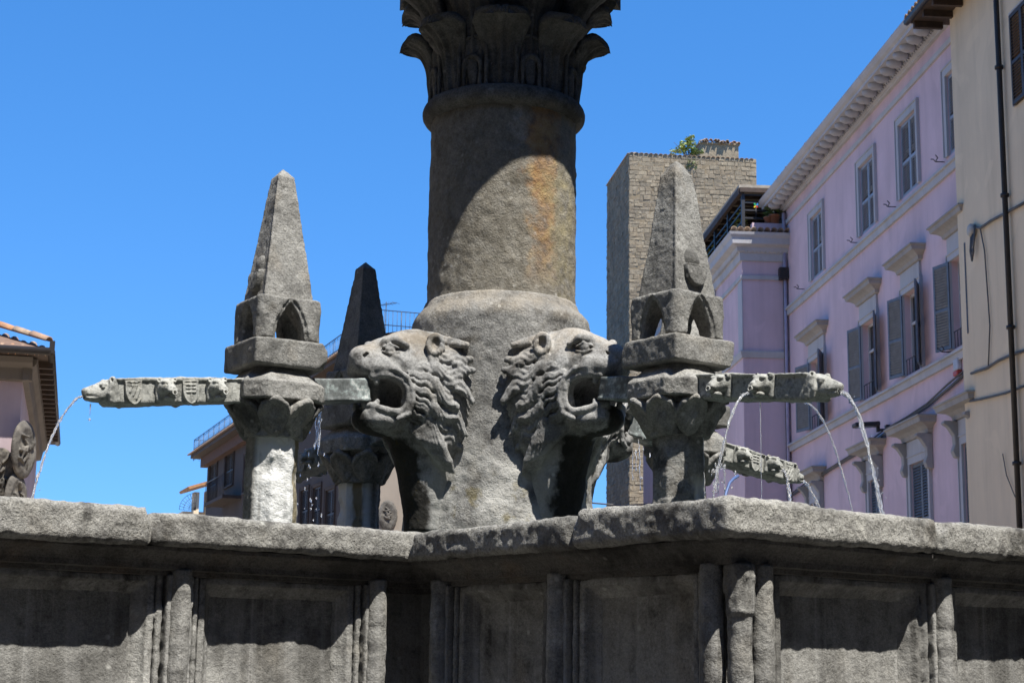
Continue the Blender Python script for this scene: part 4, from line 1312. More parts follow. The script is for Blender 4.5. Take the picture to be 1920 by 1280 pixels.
ct = at_y(1441, 375, 49.2).z                    # top edge of the cornice
ch = ct - z_cor
cprof = [(0.0, 0.0), (-0.08, 0.0), (-0.10, 0.12*ch), (-0.15, 0.16*ch), (-0.15, 0.30*ch), (-0.20, 0.34*ch), (-0.22, 0.40*ch), (-0.60, 0.44*ch), (-0.60, 0.62*ch), (-0.66, 0.70*ch), (-0.72, 0.88*ch), (-0.74, ch), (0.0, ch+0.02)]
n = len(cprof)
cm = MB()
vs = [(p[0], p[0], z_cor+p[1]) for p in cprof] + [(PL, p[0], z_cor+p[1]) for p in cprof] + [(p[0], 10, z_cor+p[1]) for p in cprof]
cm.add(vs, [(i, i+1, n+i+1, n+i) for i in range(n-1)] + [(i, 2*n+i, 2*n+i+1, i+1) for i in range(n-1)])
cm.build('cornice', M_TRIM, T)
mod = MB()
mod.lathe([(0.0, -0.11), (0.07, -0.105), (0.11, -0.06), (0.115, 0.0), (0.10, 0.045), (0.0, 0.05)], 14)
mod_me = mod.mesh('cornice_bracket', M_TRIM)
x = 0.12
while x < 15.6:
    link('cornice_bracket', mod_me, T, (x, -0.38, z_cor + 0.44*ch - 0.03), scale=(1.25, 1.6, 1.1))
    x += 0.50
dn = MB()
x = 0.0
while x < 16:
    dn.box(x, x+0.07, -0.19, -0.13, z_cor+0.18*ch, z_cor+0.29*ch); x += 0.14
o = dn.build('dentil_row', M_TRIM, T); tag(o, kind='stuff')
def pantile(l=0.42, r=0.095):
    m = MB(); n = 7
    vs = []
    for x, rr, z in ((0, r, 0.03), (l, r*0.82, 0.0)):
        for t in (0.0, 0.014):
            for k in range(n+1):
                a = PI*k/n
                vs.append((x, (rr-t)*math.cos(a), (rr-t)*math.sin(a)+z))
    q = n+1
    fs = []
    for k in range(n):
        fs += [(k, k+1, 2*q+k+1, 2*q+k), (q+k, 3*q+k, 3*q+k+1, q+k+1), (k, q+k, q+k+1, k+1), (2*q+k, 2*q+k+1, 3*q+k+1, 3*q+k)]
    for a in (0, n): fs.append((a, 2*q+a, 3*q+a, q+a))
    m.add(vs, fs, True)
    return m.mesh('roof_tile', M_TILE)
TILE = pantile()
# edge course of tiles on the palazzo roof, and the roof plane behind it
rf = MB(); rf.add([(-0.72, -0.72, ct+0.03), (PL, -0.72, ct+0.03), (PL, 9, ct+3.2), (-0.72, 9, ct+3.2)], [(0, 1, 2, 3)])
rf.build('roof', M_TILEW, T)
x = -0.6
while x < 16:
    link('roof_tile', TILE, T, (x + random.uniform(-0.02, 0.02), -0.20 + random.uniform(-0.05, 0.05), ct+0.03 + random.uniform(-0.03, 0.02)), (0, 0, R(-90)), (1.0, 1.15, 1.1))
    x += 0.24
# downpipe in the corner, wall hooks
dp = MB(); yy = -0.10
dp.tube([(0.10, yy, 0), (0.10, yy, z_cor-0.1)], 0.055, 10)
dp.build('downpipe', plain('lilac_pipe', (0.40, 0.33, 0.38), 0.6), T)
for px, py in ((1508, 542), (1610, 455), (1680, 388), (1771, 304), (1783, 660)):
    hx, hz = pink.hit(px, py)
    hk = MB(); hk.tube([(hx, 0, hz), (hx, -0.2, hz), (hx, -0.24, hz+0.05), (hx, -0.30, hz+0.05)], 0.012, 5); hk.tube([(hx, -0.2, hz), (hx+0.22, -0.22, hz+0.02), (hx+0.22, -0.27, hz+0.08)], 0.012, 5)
    hk.build('wall_hook', M_METAL, T)
def hang(a, b, sag, n=14):
    return [(a[0]+(b[0]-a[0])*i/n, a[1]+(b[1]-a[1])*i/n, a[2]+(b[2]-a[2])*i/n - sag*4*(i/n)*(1-i/n)) for i in range(n+1)]
def W(front, x, y, z): return front.o + front.X*x + front.Y*y + Vector((0, 0, z))
cb = MB()
pts = []
for px, py in ((1486, 928), (1520, 905), (1560, 878), (1610, 848), (1660, 812), (1700, 786), (1740, 760), (1780, 727), (1819, 692)):
    x, z = pink.hit(px, py, -0.06); pts.append(W(pink, x, -0.06, z))
cb.tube(pts, 0.035, 6); cb.tube([p + Vector((-0.03, 0, 0.05 + 0.03*math.sin(i*2))) for i, p in enumerate(pts)], 0.022, 6)
tag(cb.build('wall_cable', M_CABLE), 'thick bundle of cables climbing across the lilac wall below the middle windows', 'cable', 'wall cables')
# floodlight on an arm
hx, hz = pink.hit(1668, 806)
fl = thing('street_floodlight', 'flat black floodlight on a short arm sticking out from the lilac wall', 'street light', W(pink, hx, 0, hz), pink.rz)
f_ = MB(); f_.box(-0.07, 0.07, -0.10, 0, -0.12, 0.12); f_.tube([(0, -0.03, 0), (0, -0.26, 0)], 0.035, 8); f_.box(-0.05, 0.05, -0.31, -0.24, -0.05, 0.20); f_.build('arm', M_METAL, fl, bevel=0.008)
f_ = MB(); f_.box(-0.17, 0.17, -0.84, -0.25, 0.10, 0.20, Matrix.Rotation(R(4), 4, 'X')); f_.build('lamp_head', M_METAL, fl, bevel=0.02)
f_ = MB(); f_.box(-0.13, 0.13, -0.78, -0.40, 0.088, 0.099, Matrix.Rotation(R(4), 4, 'X')); f_.build('lens', plain('lamp_lens', (0.25, 0.26, 0.27), 0.2), fl)
# alarm box
hx, hz = pink.hit(1800, 690)
al = thing('alarm_box', 'small grey and red alarm box on the lilac wall beside the cream house', 'alarm', W(pink, hx, 0, hz), pink.rz)
f_ = MB(); f_.box(-0.14, 0.14, -0.10, 0, -0.05, 0.20); f_.build('housing', plain('grey_plastic', (0.4, 0.4, 0.42), 0.5), al, bevel=0.02)
f_ = MB(); f_.box(-0.13, 0.13, -0.115, 0, -0.16, -0.052); f_.build('beacon', plain('red_plastic', (0.45, 0.05, 0.03), 0.4), al, bevel=0.02)

# ---- lower wing with the roof terrace, set forward at the far end of the palazzo
wing = Front('terrace_wing', 'lower lilac wing at the far end of the palazzo, roof terrace on top', 'building', p0, pink.rz)
T = wing.t
yl = wing.hit_x(1392, 560, 0.0)[0]
zt = wing.hit_x(1400, 446, -0.3)[1]; zb = wing.hit_x(1400, 490, 0.0)[1]; zs = wing.hit_x(1400, 664, 0.0)[1]
mb = MB()
mb.add([(0, yl, 0), (0, 0, 0), (0, 0, zb), (0, yl, zb)], [(0, 1, 2, 3)])
wall_holes = [(-5.2, -4.1, zs+1.2, zs+3.2), (-9.6, -8.5, zs+1.2, zs+3.2)]
wall_mesh(mb, -19.2, 0, 0, zb, wall_holes, 0.2, yl)
mb.build('wall', M_PINK, T)
for a, b, c, d in wall_holes:
    win = link('window', frame_mesh(b-a, d-c, 0.16), T, (a, yl, c))
    for k in (0, 1): link('shutter', shutter((b-a)/2-0.004, d-c-0.01, M_SHUT), win, (k*(b-a)/2, 0.04, 0.005))
pf = [(0.0, 0.0), (0.06, 0.02), (0.08, 0.3), (0.16, 0.36), (0.18, 0.5), (0.34, 0.58), (0.36, 0.8), (0.42, 0.9), (0.44, 1.0), (0.0, 1.02)]
hh = zt - zb
n = len(pf)
def wrap(prof, z, h, name, mat):
    m = MB()
    vs = [(p[0], 0.0, z+p[1]*h) for p in prof] + [(p[0], yl-p[0], z+p[1]*h) for p in prof] + [(-19.2, yl-p[0], z+p[1]*h) for p in prof]
    k = len(prof)
    m.add(vs, [(i, i+1, k+i+1, k+i) for i in range(k-1)] + [(k+i, k+i+1, 2*k+i+1, 2*k+i) for i in range(k-1)])
    m.build(name, mat, T)
wrap(pf, zb, hh, 'cornice', M_TRIM)
wrap([(0, 0), (0.05, 0), (0.06, 1), (0, 1.1)], zb-0.55, 0.12, 'string_course', M_TRIM)
wrap([(0, 0), (0.04, 0), (0.08, 0.8), (0.08, 1), (0, 1.1)], zs-0.1, 0.2, 'string_course', M_TRIM)
dn = MB()
for k in range(10): dn.box(0.085, 0.15, yl+0.06+0.13*k, yl+0.13+0.13*k, zb+0.31*hh, zb+0.47*hh)
for k in range(120): dn.box(-0.06-0.13*k, -0.13*k, yl-0.15, yl-0.085, zb+0.31*hh, zb+0.47*hh)
tag(dn.build('dentil_row', M_TRIM, T), kind='stuff')
q = MB(); q.box(-0.02, 0.02, yl-0.02, yl+0.005, zs, zb-0.45); q.box(-0.55, -0.02, yl-0.02, yl+0.005, zs, zb-0.45); q.build('corner_strip', M_TRIM, T)
dp = MB(); dp.tube([(0.09, -0.10, 0), (0.09, -0.10, zb-0.5)], 0.06, 10); dp.box(0.0, 0.24, -0.28, -0.02, zb-0.55, zb-0.2); dp.build('downpipe', M_PIPE, T)
tp = MB(); tp.box(-19.2, 0.0, yl+0.02, 3, zt-0.02, zt+0.03); tp.build('terrace_floor', M_TILEW, T)
pp = MB(); pp.box(-0.35, -0.1, yl+0.35, 0.0, zt+0.03, zt+0.42); pp.build('parapet', M_PINK, T)
for k in range(9):
    link('roof_tile', TILE, T, (0.38, yl-0.3+0.2*k, zt+0.05), (0, R(12), PI), (1, 1, 1))
for k in range(26):
    link('roof_tile', TILE, T, (-0.1-0.21*k, yl-0.30, zt+0.05), (0, R(12), R(90)), (1, 1, 1))
# pergola over the terrace
zr = wing.hit_x(1396, 347, -0.4)[1]
pg = thing('pergola', 'dark timber pergola with posts and railing on the roof terrace of the lilac wing', 'pergola', p0, pink.rz)
m = MB(); m.box(-16, -0.35, yl+0.02, 2.0, zr-0.10, zr); m.build('roof', plain('weathered_roof', (0.30, 0.26, 0.20), 0.9, var=0.25), pg)
m = MB(); m.box(0, 0.08, yl+0.04, 1.9, -0.14, -0.002); rafter_me2 = m.mesh('rafter', M_WOODD)
for k in range(22): link('rafter', rafter_me2, pg, (-15.5+0.72*k, 0, zr-0.10))
m = MB(); m.box(-16, -0.36, yl, yl+0.12, zr-0.30, zr-0.101); m.build('beam', M_WOODD, pg)
for k in range(8):
    m = MB(); m.box(-0.5-2.1*k, -0.4-2.1*k, yl+0.10, yl+0.20, zt+0.03, zr-0.1); m.build('post', M_METAL, pg)
m = MB(); m.box(-0.5, -0.4, -0.25, -0.15, zt+0.03, zr-0.1); m.build('post', M_METAL, pg)
for z in (0.55, 0.85, 1.08):
    m = MB(); m.box(-16, -0.45, yl+0.13, yl+0.17, zt+z, zt+z+0.045); m.build('rail', M_METAL, pg)
for k in range(4):
    zz = zr - 0.28 - (zr-zt-0.7)*k/4
    m = MB(); m.box(-0.47, -0.43, yl+0.15, 0.0, zz-0.03, zz+0.02); m.build('rail', M_METAL, pg)
m = MB(); m.box(-16, -0.9, 0.4, 0.5, zt, zr-0.1); m.build('screen', M_WOODD, pg)
def leaves(name, centre, ext, n, size, mat, parent=None, gap=0.0):
    r_ = random.Random(int(centre[0]*100)+n)
    m = MB()
    for _ in range(n):
        while True:
            u = Vector((r_.uniform(-1, 1), r_.uniform(-1, 1), r_.uniform(-1, 1)))
            if u.length < 1 and (gap == 0 or vnoise(np.float32(u.x), np.float32(u.y), np.float32(u.z), 2.3, 5) > -gap): break
        c = Vector(centre) + Vector((u.x*ext[0], u.y*ext[1], u.z*ext[2]))
        Rm = Matrix.Rotation(r_.uniform(0, 6.3), 3, 'Z') @ Matrix.Rotation(r_.uniform(-1.2, 1.2), 3, 'X')
        s_ = size*r_.uniform(0.6, 1.3)
        m.add([c + Rm @ Vector(p)*s_ for p in ((-1, 0, 0), (-0.3, -0.45, 0.1), (0.6, -0.35, 0.05), (1.1, 0, -0.1), (0.6, 0.35, 0.05), (-0.3, 0.45, 0.1))], [(0, 1, 2, 3, 4, 5)])
    return m.build(name, mat, parent)
def mat_leaf(name, a, b):
    t = NT(name); v = t.coords(False)
    t.set(t.b.inputs['Base Color'], t.ramp(t.noise(v, 5, 3), (0.35, a), (0.65, b)))
    t.b.inputs['Roughness'].default_value = 0.55
    t.b.inputs['Subsurface Weight'].default_value = 0.0
    return t.m
M_LEAF = mat_leaf('leaf_green', (0.07, 0.12, 0.025), (0.16, 0.22, 0.05))
M_LEAFY = mat_leaf('leaf_yellow_green', (0.20, 0.25, 0.045), (0.38, 0.40, 0.09))
def potted(px, py, x0, r, h, label, white=False):
    y, z = wing.hit_x(px, py, x0)
    z = zt + 0.42 if x0 > -0.4 else z
    t = thing('potted_plant', label, 'potted plant', W(wing, x0, y, z), pink.rz, 'plants on the roof terrace')
    m = MB(); m.lathe([(0, 0), (r*0.7, 0), (r, h), (r*1.1, h), (r*1.1, h+0.04), (r*0.9, h+0.04), (r*0.85, h-0.02), (0, h-0.02)], 14); m.build('pot', plain('clay_pot', (0.30, 0.12, 0.06), 0.8) , t)
    leaves('foliage', (0, 0, h+0.18), (r*1.3, r*1.3, 0.22), 70, 0.055, M_LEAF, t)
    if white: leaves('blossom', (0, 0, h+0.25), (r*1.1, r*1.1, 0.16), 30, 0.03, plain('blossom', (0.6, 0.6, 0.5), 0.6), t)
potted(1452, 420, -0.22, 0.17, 0.24, 'round clay pot with a white flowering plant on the terrace parapet', True)
potted(1440, 420, -0.24, 0.12, 0.18, 'small clay pot beside the white flowering plant on the terrace')
for i, (px, py, x0) in enumerate(((1398, 430, -1.5), (1390, 432, -3.0), (1362, 455, -6.0), (1345, 470, -9.0))):
    y, z = wing.hit_x(px, py, x0)
    t = thing('climbing_plant', ('tall thin climber next to the front post of the pergola', 'leafy climber behind the second post of the pergola', 'low bush on the terrace edge halfway along the pergola', 'low bush at the far end of the pergola')[i], 'plant', W(wing, x0, yl+0.3, zt+0.04), pink.rz, 'plants along the pergola')
    leaves('foliage', (0, 0, 0.6), (0.3, 0.2, 0.6), 160, 0.07, M_LEAF if i % 2 else M_LEAFY, t)
    m = MB(); m.tube([(0, 0, 0), (0.03, 0, 0.5), (0, 0.02, 1.0)], 0.015, 5); m.build('stem', M_WOODD, t)
# pinwheel
y, z = wing.hit_x(1418, 385, -0.3)
t = thing('pinwheel', 'bright toy pinwheel stuck on the terrace railing', 'pinwheel', W(wing, -0.34, y, z), pink.rz)
for k, c in enumerate(((0.02, 0.25, 0.6), (0.02, 0.4, 0.15), (0.75, 0.5, 0.02), (0.7, 0.05, 0.02))):
    m = MB(); a = k*PI/2 + 0.6
    P_ = lambda r, b: (0.02 + (0.05 if r > 0.1 and b > a else 0), r*math.cos(b), r*math.sin(b))
    m.add([P_(0, a), P_(0.08, a-0.25), P_(0.10, a+0.25), P_(0.05, a+0.7)], [(0, 1, 2, 3)]); m.build('vane', plain('pinwheel_%d' % k, c, 0.4), t)
m = MB(); m.tube([(0, 0, 0.02), (0, 0, -0.6)], 0.012, 6); m.build('stick', M_METAL, t)

# ---- cream house closing the street on the near side
cx0 = 15.55
cream = Front('cream_house', 'tall cream plastered house with a black drainpipe, cables and dark overhanging eaves', 'house', W(pink, cx0, -0.25, 0), pink.rz)
T = cream.t
z_e = at_y(1712, 40, 33.6).z
mb = MB()
hx0, hz0 = cream.hit(1897, 60); _, hz1 = cream.hit(1897, 206)
hx0 += 0.05
ch_ = [(hx0, hx0+1.1, hz1, hz1+1.75)]
wall_mesh(mb, 0, 14, 0, z_e+0.3, ch_, 0.15)
mb.add([(0, 0, 0), (0, 6, 0), (0, 6, z_e+0.3), (0, 0, z_e+0.3)], [(0, 1, 2, 3)])
mb.build('wall', M_CREAM, T)
a, b, c, d = ch_[0]
win = link('window', frame_mesh(b-a, d-c, 0.05, 0.012, 0, False), T, (a, 0, c))
for k in (0, 1): link('shutter', shutter((b-a)/2, d-c, M_SHUTB), win, (k*(b-a)/2, -0.05, 0))
m = MB(); m.box(-0.56, 14, -0.66, 6, z_e+0.10, z_e+0.18); m.build('eaves_board', M_WOODD, T)
for k in range(22):
    m = MB(); m.box(-0.5+0.62*k, -0.4+0.62*k, -0.62, -0.004, z_e-0.04, z_e+0.098); m.build('rafter', M_WOODD, T)
m = MB(); m.tube([(-0.62, -0.72, z_e+0.14), (14, -0.72, z_e+0.14)], 0.07, 10); m.build('gutter', M_PIPE, T)
for k in range(40):
    link('roof_tile', TILE, T, (-0.5+0.22*k, -0.36, z_e+0.20), (0, 0, R(-90)))
px0 = cream.hit(1890, 500, -0.10)[0]
m = MB(); m.tube([(px0-0.06, -0.70, z_e+0.06), (px0-0.03, -0.5, z_e-0.12), (px0, -0.12, z_e-0.35), (px0, -0.10, z_e-0.6), (px0, -0.10, 0)], 0.052, 12)
m.build('downpipe', M_PIPE, T)
for zz in (3, 5.5, 8, 10.5, 13):
    m = MB(); m.lathe([(0.07, -0.03), (0.082, -0.03), (0.082, 0.03), (0.07, 0.03)], 12); m.build('pipe_clip', M_PIPE, T, loc=(px0, -0.10, zz))
def cable_on(front, pix, off, r, label, name='wall_cable', group='wall cables'):
    pts = []
    for px, py in pix:
        x, z = front.hit(px, py, off); pts.append(W(front, x, off, z))
    m = MB(); m.tube(pts, r, 6)
    return tag(m.build(name, M_CABLE), label, 'cable', group)
cable_on(cream, [(1826, 425), (1838, 428), (1858, 414), (1885, 400), (1925, 378)], -0.05, 0.028, 'cable from the grey junction box on the cream wall to the drainpipe')
cable_on(cream, [(1821, 700), (1850, 690), (1872, 676), (1900, 664), (1925, 656)], -0.05, 0.028, 'kinked cable crossing the cream wall just above the lowest one')
cable_on(cream, [(1818, 752), (1840, 748), (1885, 737), (1925, 722)], -0.05, 0.022, 'lowest cable crossing the cream wall beside the lilac house')
cable_on(cream, [(1838, 428), (1846, 470), (1851, 540), (1856, 610), (1853, 690)], -0.04, 0.014, 'thin wire hanging down the cream wall from the junction box')
cable_on(cream, [(1880, 850), (1887, 890), (1903, 930), (1912, 945)], -0.04, 0.010, 'loose thin wire low on the cream wall by the drainpipe')
bx_, bz_ = cream.hit(1828, 432)
t = thing('junction_box', 'round grey junction box with looped cables on the edge of the cream wall', 'junction box', W(cream, bx_, 0, bz_), cream.rz)
m = MB(); m.lathe([(0, 0), (0.13, 0), (0.13, 0.10), (0.10, 0.13), (0, 0.13)], 18); m.build('cap', plain('old_plastic', (0.38, 0.35, 0.30), 0.7), t, rot=(R(90), 0, 0))
m = MB(); m.tube([(0, -0.08, -0.08), (-0.06, -0.09, -0.4), (0.02, -0.09, -0.62), (0.12, -0.09, -0.45), (0.10, -0.08, -0.1)], 0.02, 6); m.tube([(0.05, -0.08, -0.1), (0.0, -0.09, -0.35), (0.08, -0.09, -0.5), (0.2, -0.09, -0.2), (0.22, -0.08, 0.05)], 0.018, 6); m.build('cable_loop', M_CABLE, t)

# ---- medieval tower: a core with every stone standing proud of recessed joints
TAZ = R(-7.4)
tc = at_y(1180, 700, 80.0); tc.z = 0
tower = Front('stone_tower', 'square medieval tower of rough tan stone blocks with a bush growing on top', 'tower', tc, -TAZ*0 + (-TAZ))
tower.t.rotation_euler.z = TAZ * -1
T = tower.t
TW = tower.hit(1421, 500)[0]; TZ = tower.hit(1190, 287)[1]
TD = 5.8
def mat_tower():
    t = NT('tower_stone')
    v = t.coords(False)
    oi = t.n('ObjectInfo'); ge = t.n('NewGeometry')
    r_ = t.math('FRACT', t.math('ADD', oi.outputs['Random'], ge.outputs['Random Per Island']))
    c = t.ramp(r_, (0.0, (0.185, 0.145, 0.095)), (0.3, (0.235, 0.185, 0.12)), (0.55, (0.215, 0.175, 0.12)), (0.8, (0.26, 0.21, 0.14)), (1.0, (0.19, 0.155, 0.105)))
    c = t.mix(t.ramp(t.noise(v, 0.5, 6, 0.7), (0.46, 0.0), (0.62, 0.65)), c, (0.13, 0.108, 0.078))
    c = t.mix(t.ramp(t.noise(v, 1.9, 5, 0.65), (0.52, 0.0), (0.68, 0.5)), c, (0.33, 0.28, 0.20))
    c = t.mix(0.6, c, t.ramp(t.noise(v, 11, 5, 0.7), (0.3, 0.55), (0.5, 1.0), (0.7, 1.3)), 'MULTIPLY')
    t.set(t.b.inputs['Base Color'], c); t.b.inputs['Roughness'].default_value = 0.95
    t.set(t.b.inputs['Normal'], t.bump(t.noise(v, 8, 6, 0.7), 0.8, 0.05))
    return t.m
M_TOWER = mat_tower()
m = MB(); m.box(0, TW, 0, TD, 0, TZ-0.05); m.build('core', plain('tower_mortar', (0.19, 0.145, 0.088), 0.95, var=0.3, scale=2), T)
r_ = random.Random(5)
def stone_geo(m, x0, x1, z0, z1, d, fr):
    """one rough block: slightly skewed face, chamfered to the joint"""
    j = lambda a=0.018: r_.uniform(-a, a)
    e = 0.018
    F_ = [(x0+e+j(), z0+e+j()), (x1-e+j(), z0+e+j()), (x1-e+j(), z1-e+j()), (x0+e+j(), z1-e+j())]
    B_ = [(x0+j(0.008), z0+j(0.008)), (x1+j(0.008), z0+j(0.008)), (x1+j(0.008), z1+j(0.008)), (x0+j(0.008), z1+j(0.008))]
    vs = [fr(x, -d + j(0.02), z) for x, z in F_] + [fr(x, 0.01, z) for x, z in B_]
    m.add(vs, [(0, 1, 2, 3), (4, 5, 1, 0), (5, 6, 2, 1), (6, 7, 3, 2), (7, 4, 0, 3)])
front_f = lambda x, y, z: (x, y, z)
side_f = lambda x, y, z: (y, TD - x, z)
rest = MB()
count = 0
z = TZ
courses = []
while z > 8.5:
    h = r_.uniform(0.15, 0.24)
    courses.append((z-h, z)); z -= h
for z0, z1 in courses:
    for fr, wd in ((front_f, TW), (side_f, TD)):
        x = 0.0
        while x < wd-0.05:
            w = min(r_.choice((0.18, 0.24, 0.3, 0.36, 0.44, 0.52)), wd-x)
            if wd-(x+w) < 0.25: w = wd-x
            d = r_.uniform(0.006, 0.028)
            if fr is front_f and count < 300:
                m = MB(); stone_geo(m, x, x+w, z0, z1, d, fr)
                m.build('stone', M_TOWER, T); count += 1
            else:
                stone_geo(rest, x, x+w, z0, z1, d, fr)
            x += w
o = rest.build('lower_stonework', M_TOWER, T); tag(o, kind='stuff')
# a narrow slit, coping tiles, little turret with its own tiles
m = MB(); m.box(-0.075, -0.02, 3.2, 3.5, 12.6, 13.7); m.build('slit', M_GLASS, T)
for k in range(int(TW/0.24)):
    link('roof_tile', TILE, T, (0.12+0.24*k, 0.34, TZ-0.01), (0, R(4), R(-90)), (1.0, 1.2, 0.7))
for k in range(int(TD/0.24)):
    link('roof_tile', TILE, T, (0.34, 0.12+0.24*k, TZ-0.01), (0, R(4), PI), (1.0, 1.2, 0.7))
ta, tb = tower.hit(1312, 280, 1.5)[0], tower.hit(1385, 280, 1.5)[0]
tz0, tz1 = TZ-0.05, tower.hit(1350, 264, 1.5)[1]
tr = MB(); tr.box(ta, tb, 1.5, 4.0, tz0, tz1-0.12); tr.box(ta-0.06, tb+0.06, 1.44, 4.06, tz1-0.22, tz1-0.121)
turret = tr.build('turret', M_TOWER, T, bevel=0.02)
for k in range(9):
    link('roof_tile', TILE, turret, (ta+0.1+(tb-ta-0.2)*k/8, 1.75 + r_.uniform(-0.1, 0.1), tz1-0.16+r_.uniform(0, 0.05)), (0, r_.uniform(-0.15, 0.15), R(-90)+r_.uniform(-0.2, 0.2)), (1.1, 1.25, 1.4))
for k in range(6):
    link('roof_tile', TILE, turret, (ta+0.15+(tb-ta-0.4)*k/5, 1.85 + r_.uniform(-0.1, 0.1), tz1-0.10+r_.uniform(0, 0.05)), (0, r_.uniform(-0.2, 0.2), R(-90)+r_.uniform(-0.4, 0.4)), (1.1, 1.25, 1.2))
bxp, bzp = tower.hit(1290, 288, 0.25)
t = thing('bush', 'wild green bush growing from the top edge of the stone tower', 'bush', W(tower, bxp, 0.3, TZ), tower.rz)
for dx, dz, ex, ez, nn, mt in ((0.0, 0.62, 0.42, 0.32, 190, M_LEAFY), (0.12, 0.95, 0.26, 0.2, 70, M_LEAFY), (-0.34, 0.34, 0.34, 0.2, 80, M_LEAFY), (0.42, 0.30, 0.40, 0.18, 100, M_LEAF), (-0.72, 0.25, 0.2, 0.22, 26, M_LEAFY)):
    leaves('foliage', (dx, 0, dz), (ex, 0.3, ez), nn, 0.095, mt, t, 0.35)
leaves('hanging_leaves', (0.12, -0.40, -0.45), (0.34, 0.06, 0.32), 60, 0.06, M_LEAF, t, 0.25)
m = MB()
for a in (-0.7, -0.3, 0.1, 0.5): m.tube([(0, 0, 0), (a*0.4, 0, 0.35), (a, 0, 0.75)], [0.03, 0.02, 0.008], 5)
m.build('stem', M_WOODD, t)

# ---- dark brown house far behind on the other side
BAZ = R(-20.0)
bq = at_y(715, 700, 58.0); bq.z = 0
bd = Vector((math.sin(BAZ), math.cos(BAZ), 0))
brown = Front('brown_house', 'shaded dark brown house with tiled eaves and balcony behind the white-streaked pillar', 'house', bq, math.atan2(-bd.y, -bd.x))
T = brown.t          # local x grows towards the viewer; the corner nearest to us is x = 0
BL = 37.0
xe = brown.hit(388, 900)[0]
zb_e = brown.hit(430, 813)[1] - 0.55
holes = []
for px0_, px1_, ya_, yb_ in ((394, 405, 873, 940), (424, 437, 853, 906), (460, 476, 855, 915), (612, 626, 920, 1000), (588, 600, 915, 990), (565, 577, 925, 990), (640, 652, 800, 870)):
    x0, z1 = brown.hit(px0_, ya_); x1, z0 = brown.hit(px1_, yb_)
    holes.append((x0, max(x1, x0+0.9), z0, max(z1, z0+1.6)))
# drop overlapping openings
hs = []
for h in sorted(holes):
    if all(h[0] > q[1]+0.2 or h[1] < q[0]-0.2 or h[2] > q[3]+0.2 or h[3] < q[2]-0.2 for q in hs): hs.append(h)
mb = MB(); wall_mesh(mb, xe, 0, 0, zb_e, hs, 0.25)
mb.add([(xe, 0, 0), (xe, 12, 0), (xe, 12, zb_e), (xe, 0, zb_e)], [(0, 1, 2, 3)])
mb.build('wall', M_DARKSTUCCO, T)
mb = MB(); mb.box(-0.01, 0.005, 0.0, 6.4, 0, zb_e); mb.build('end_wall', M_TANSTUCCO, T)
for x0, x1, z0, z1 in hs:
    win = link('window', frame_mesh(x1-x0, z1-z0, 0.10, 0.04, 0, True, M_DARKSTUCCO), T, (x0, 0, z0))
    m = MB(); m.box(0, x1-x0, 0.18, 0.2, 0, z1-z0); m.build('pane', M_GLASS, win)
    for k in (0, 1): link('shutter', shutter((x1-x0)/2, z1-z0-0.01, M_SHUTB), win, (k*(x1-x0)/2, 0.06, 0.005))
m = MB(); m.box(xe-0.7, 0.9, -0.8, 6.8, zb_e, zb_e+0.16); m.build('eaves_board', M_WOODD, T)
m = MB(); m.box(xe-0.2, 0.5, -0.35, -0.004, zb_e-0.5, zb_e-0.01); m.build('frieze', plain('eaves_glow_tint', (0.085, 0.04, 0.024), 0.9, var=0.4), T)  # glow under the eaves put into the orange of this band
m = MB(); m.add([(xe-0.8, -0.9, zb_e+0.17), (0.95, -0.9, zb_e+0.17), (0.95, 4, zb_e+1.2), (xe-0.8, 4, zb_e+1.2)], [(0, 1, 2, 3)]); m.build('roof', M_TILEW, T)
k = 0
x = xe-0.7
while x < 0.9:
    link('roof_tile', TILE, T, (x, -0.50, zb_e+0.24), (0, R(10), R(-90)), (1.1, 1.2, 1.0)); x += 0.27
# balcony
x0, z0 = brown.hit(417, 945); x1, _ = brown.hit(452, 940)
m = MB(); m.box(x0, x1, -0.9, 0, z0-0.16, z0); bal = m.build('balcony', M_DARKSTUCCO, T)
m = MB()
for q in range(14): m.tube([(x0+(x1-x0)*q/13, -0.86, z0), (x0+(x1-x0)*q/13, -0.86, z0+1.0)], 0.015, 5)
m.tube([(x0, -0.86, z0+1.0), (x1, -0.86, z0+1.0)], 0.025, 6); m.build('rail', M_METAL, bal)
# mesh fence round the roof terrace
def rail_run(a, b, z, h, n, nm='terrace_railing'):
    m = MB()
    for q in range(n+1):
        p = (a[0]+(b[0]-a[0])*q/n, a[1]+(b[1]-a[1])*q/n)
        m.tube([(p[0], p[1], z), (p[0], p[1], z+h)], 0.022 if q % 6 == 0 else 0.010, 5)
    for zz in (0.12, h*0.55, h): m.tube([(a[0], a[1], z+zz), (b[0], b[1], z+zz)], 0.018, 5)
    m.build(nm, plain('blue_grey_rail', (0.06, 0.09, 0.13), 0.5, 0.3) if nm not in _rm else _rm[nm], T)
_rm = {'terrace_railing': plain('blue_grey_rail', (0.06, 0.085, 0.12), 0.5, 0.3)}
xr = brown.hit(392, 826, 0.6)[0]
rail_run((xr, -0.2), (-0.2, -0.2), zb_e+0.22, 1.15, 150)
rail_run((xr, -0.2), (xr, 6), zb_e+0.22, 1.15, 20)
rail_run((-0.2, -0.2), (-0.2, 6), zb_e+0.22, 1.15, 40)
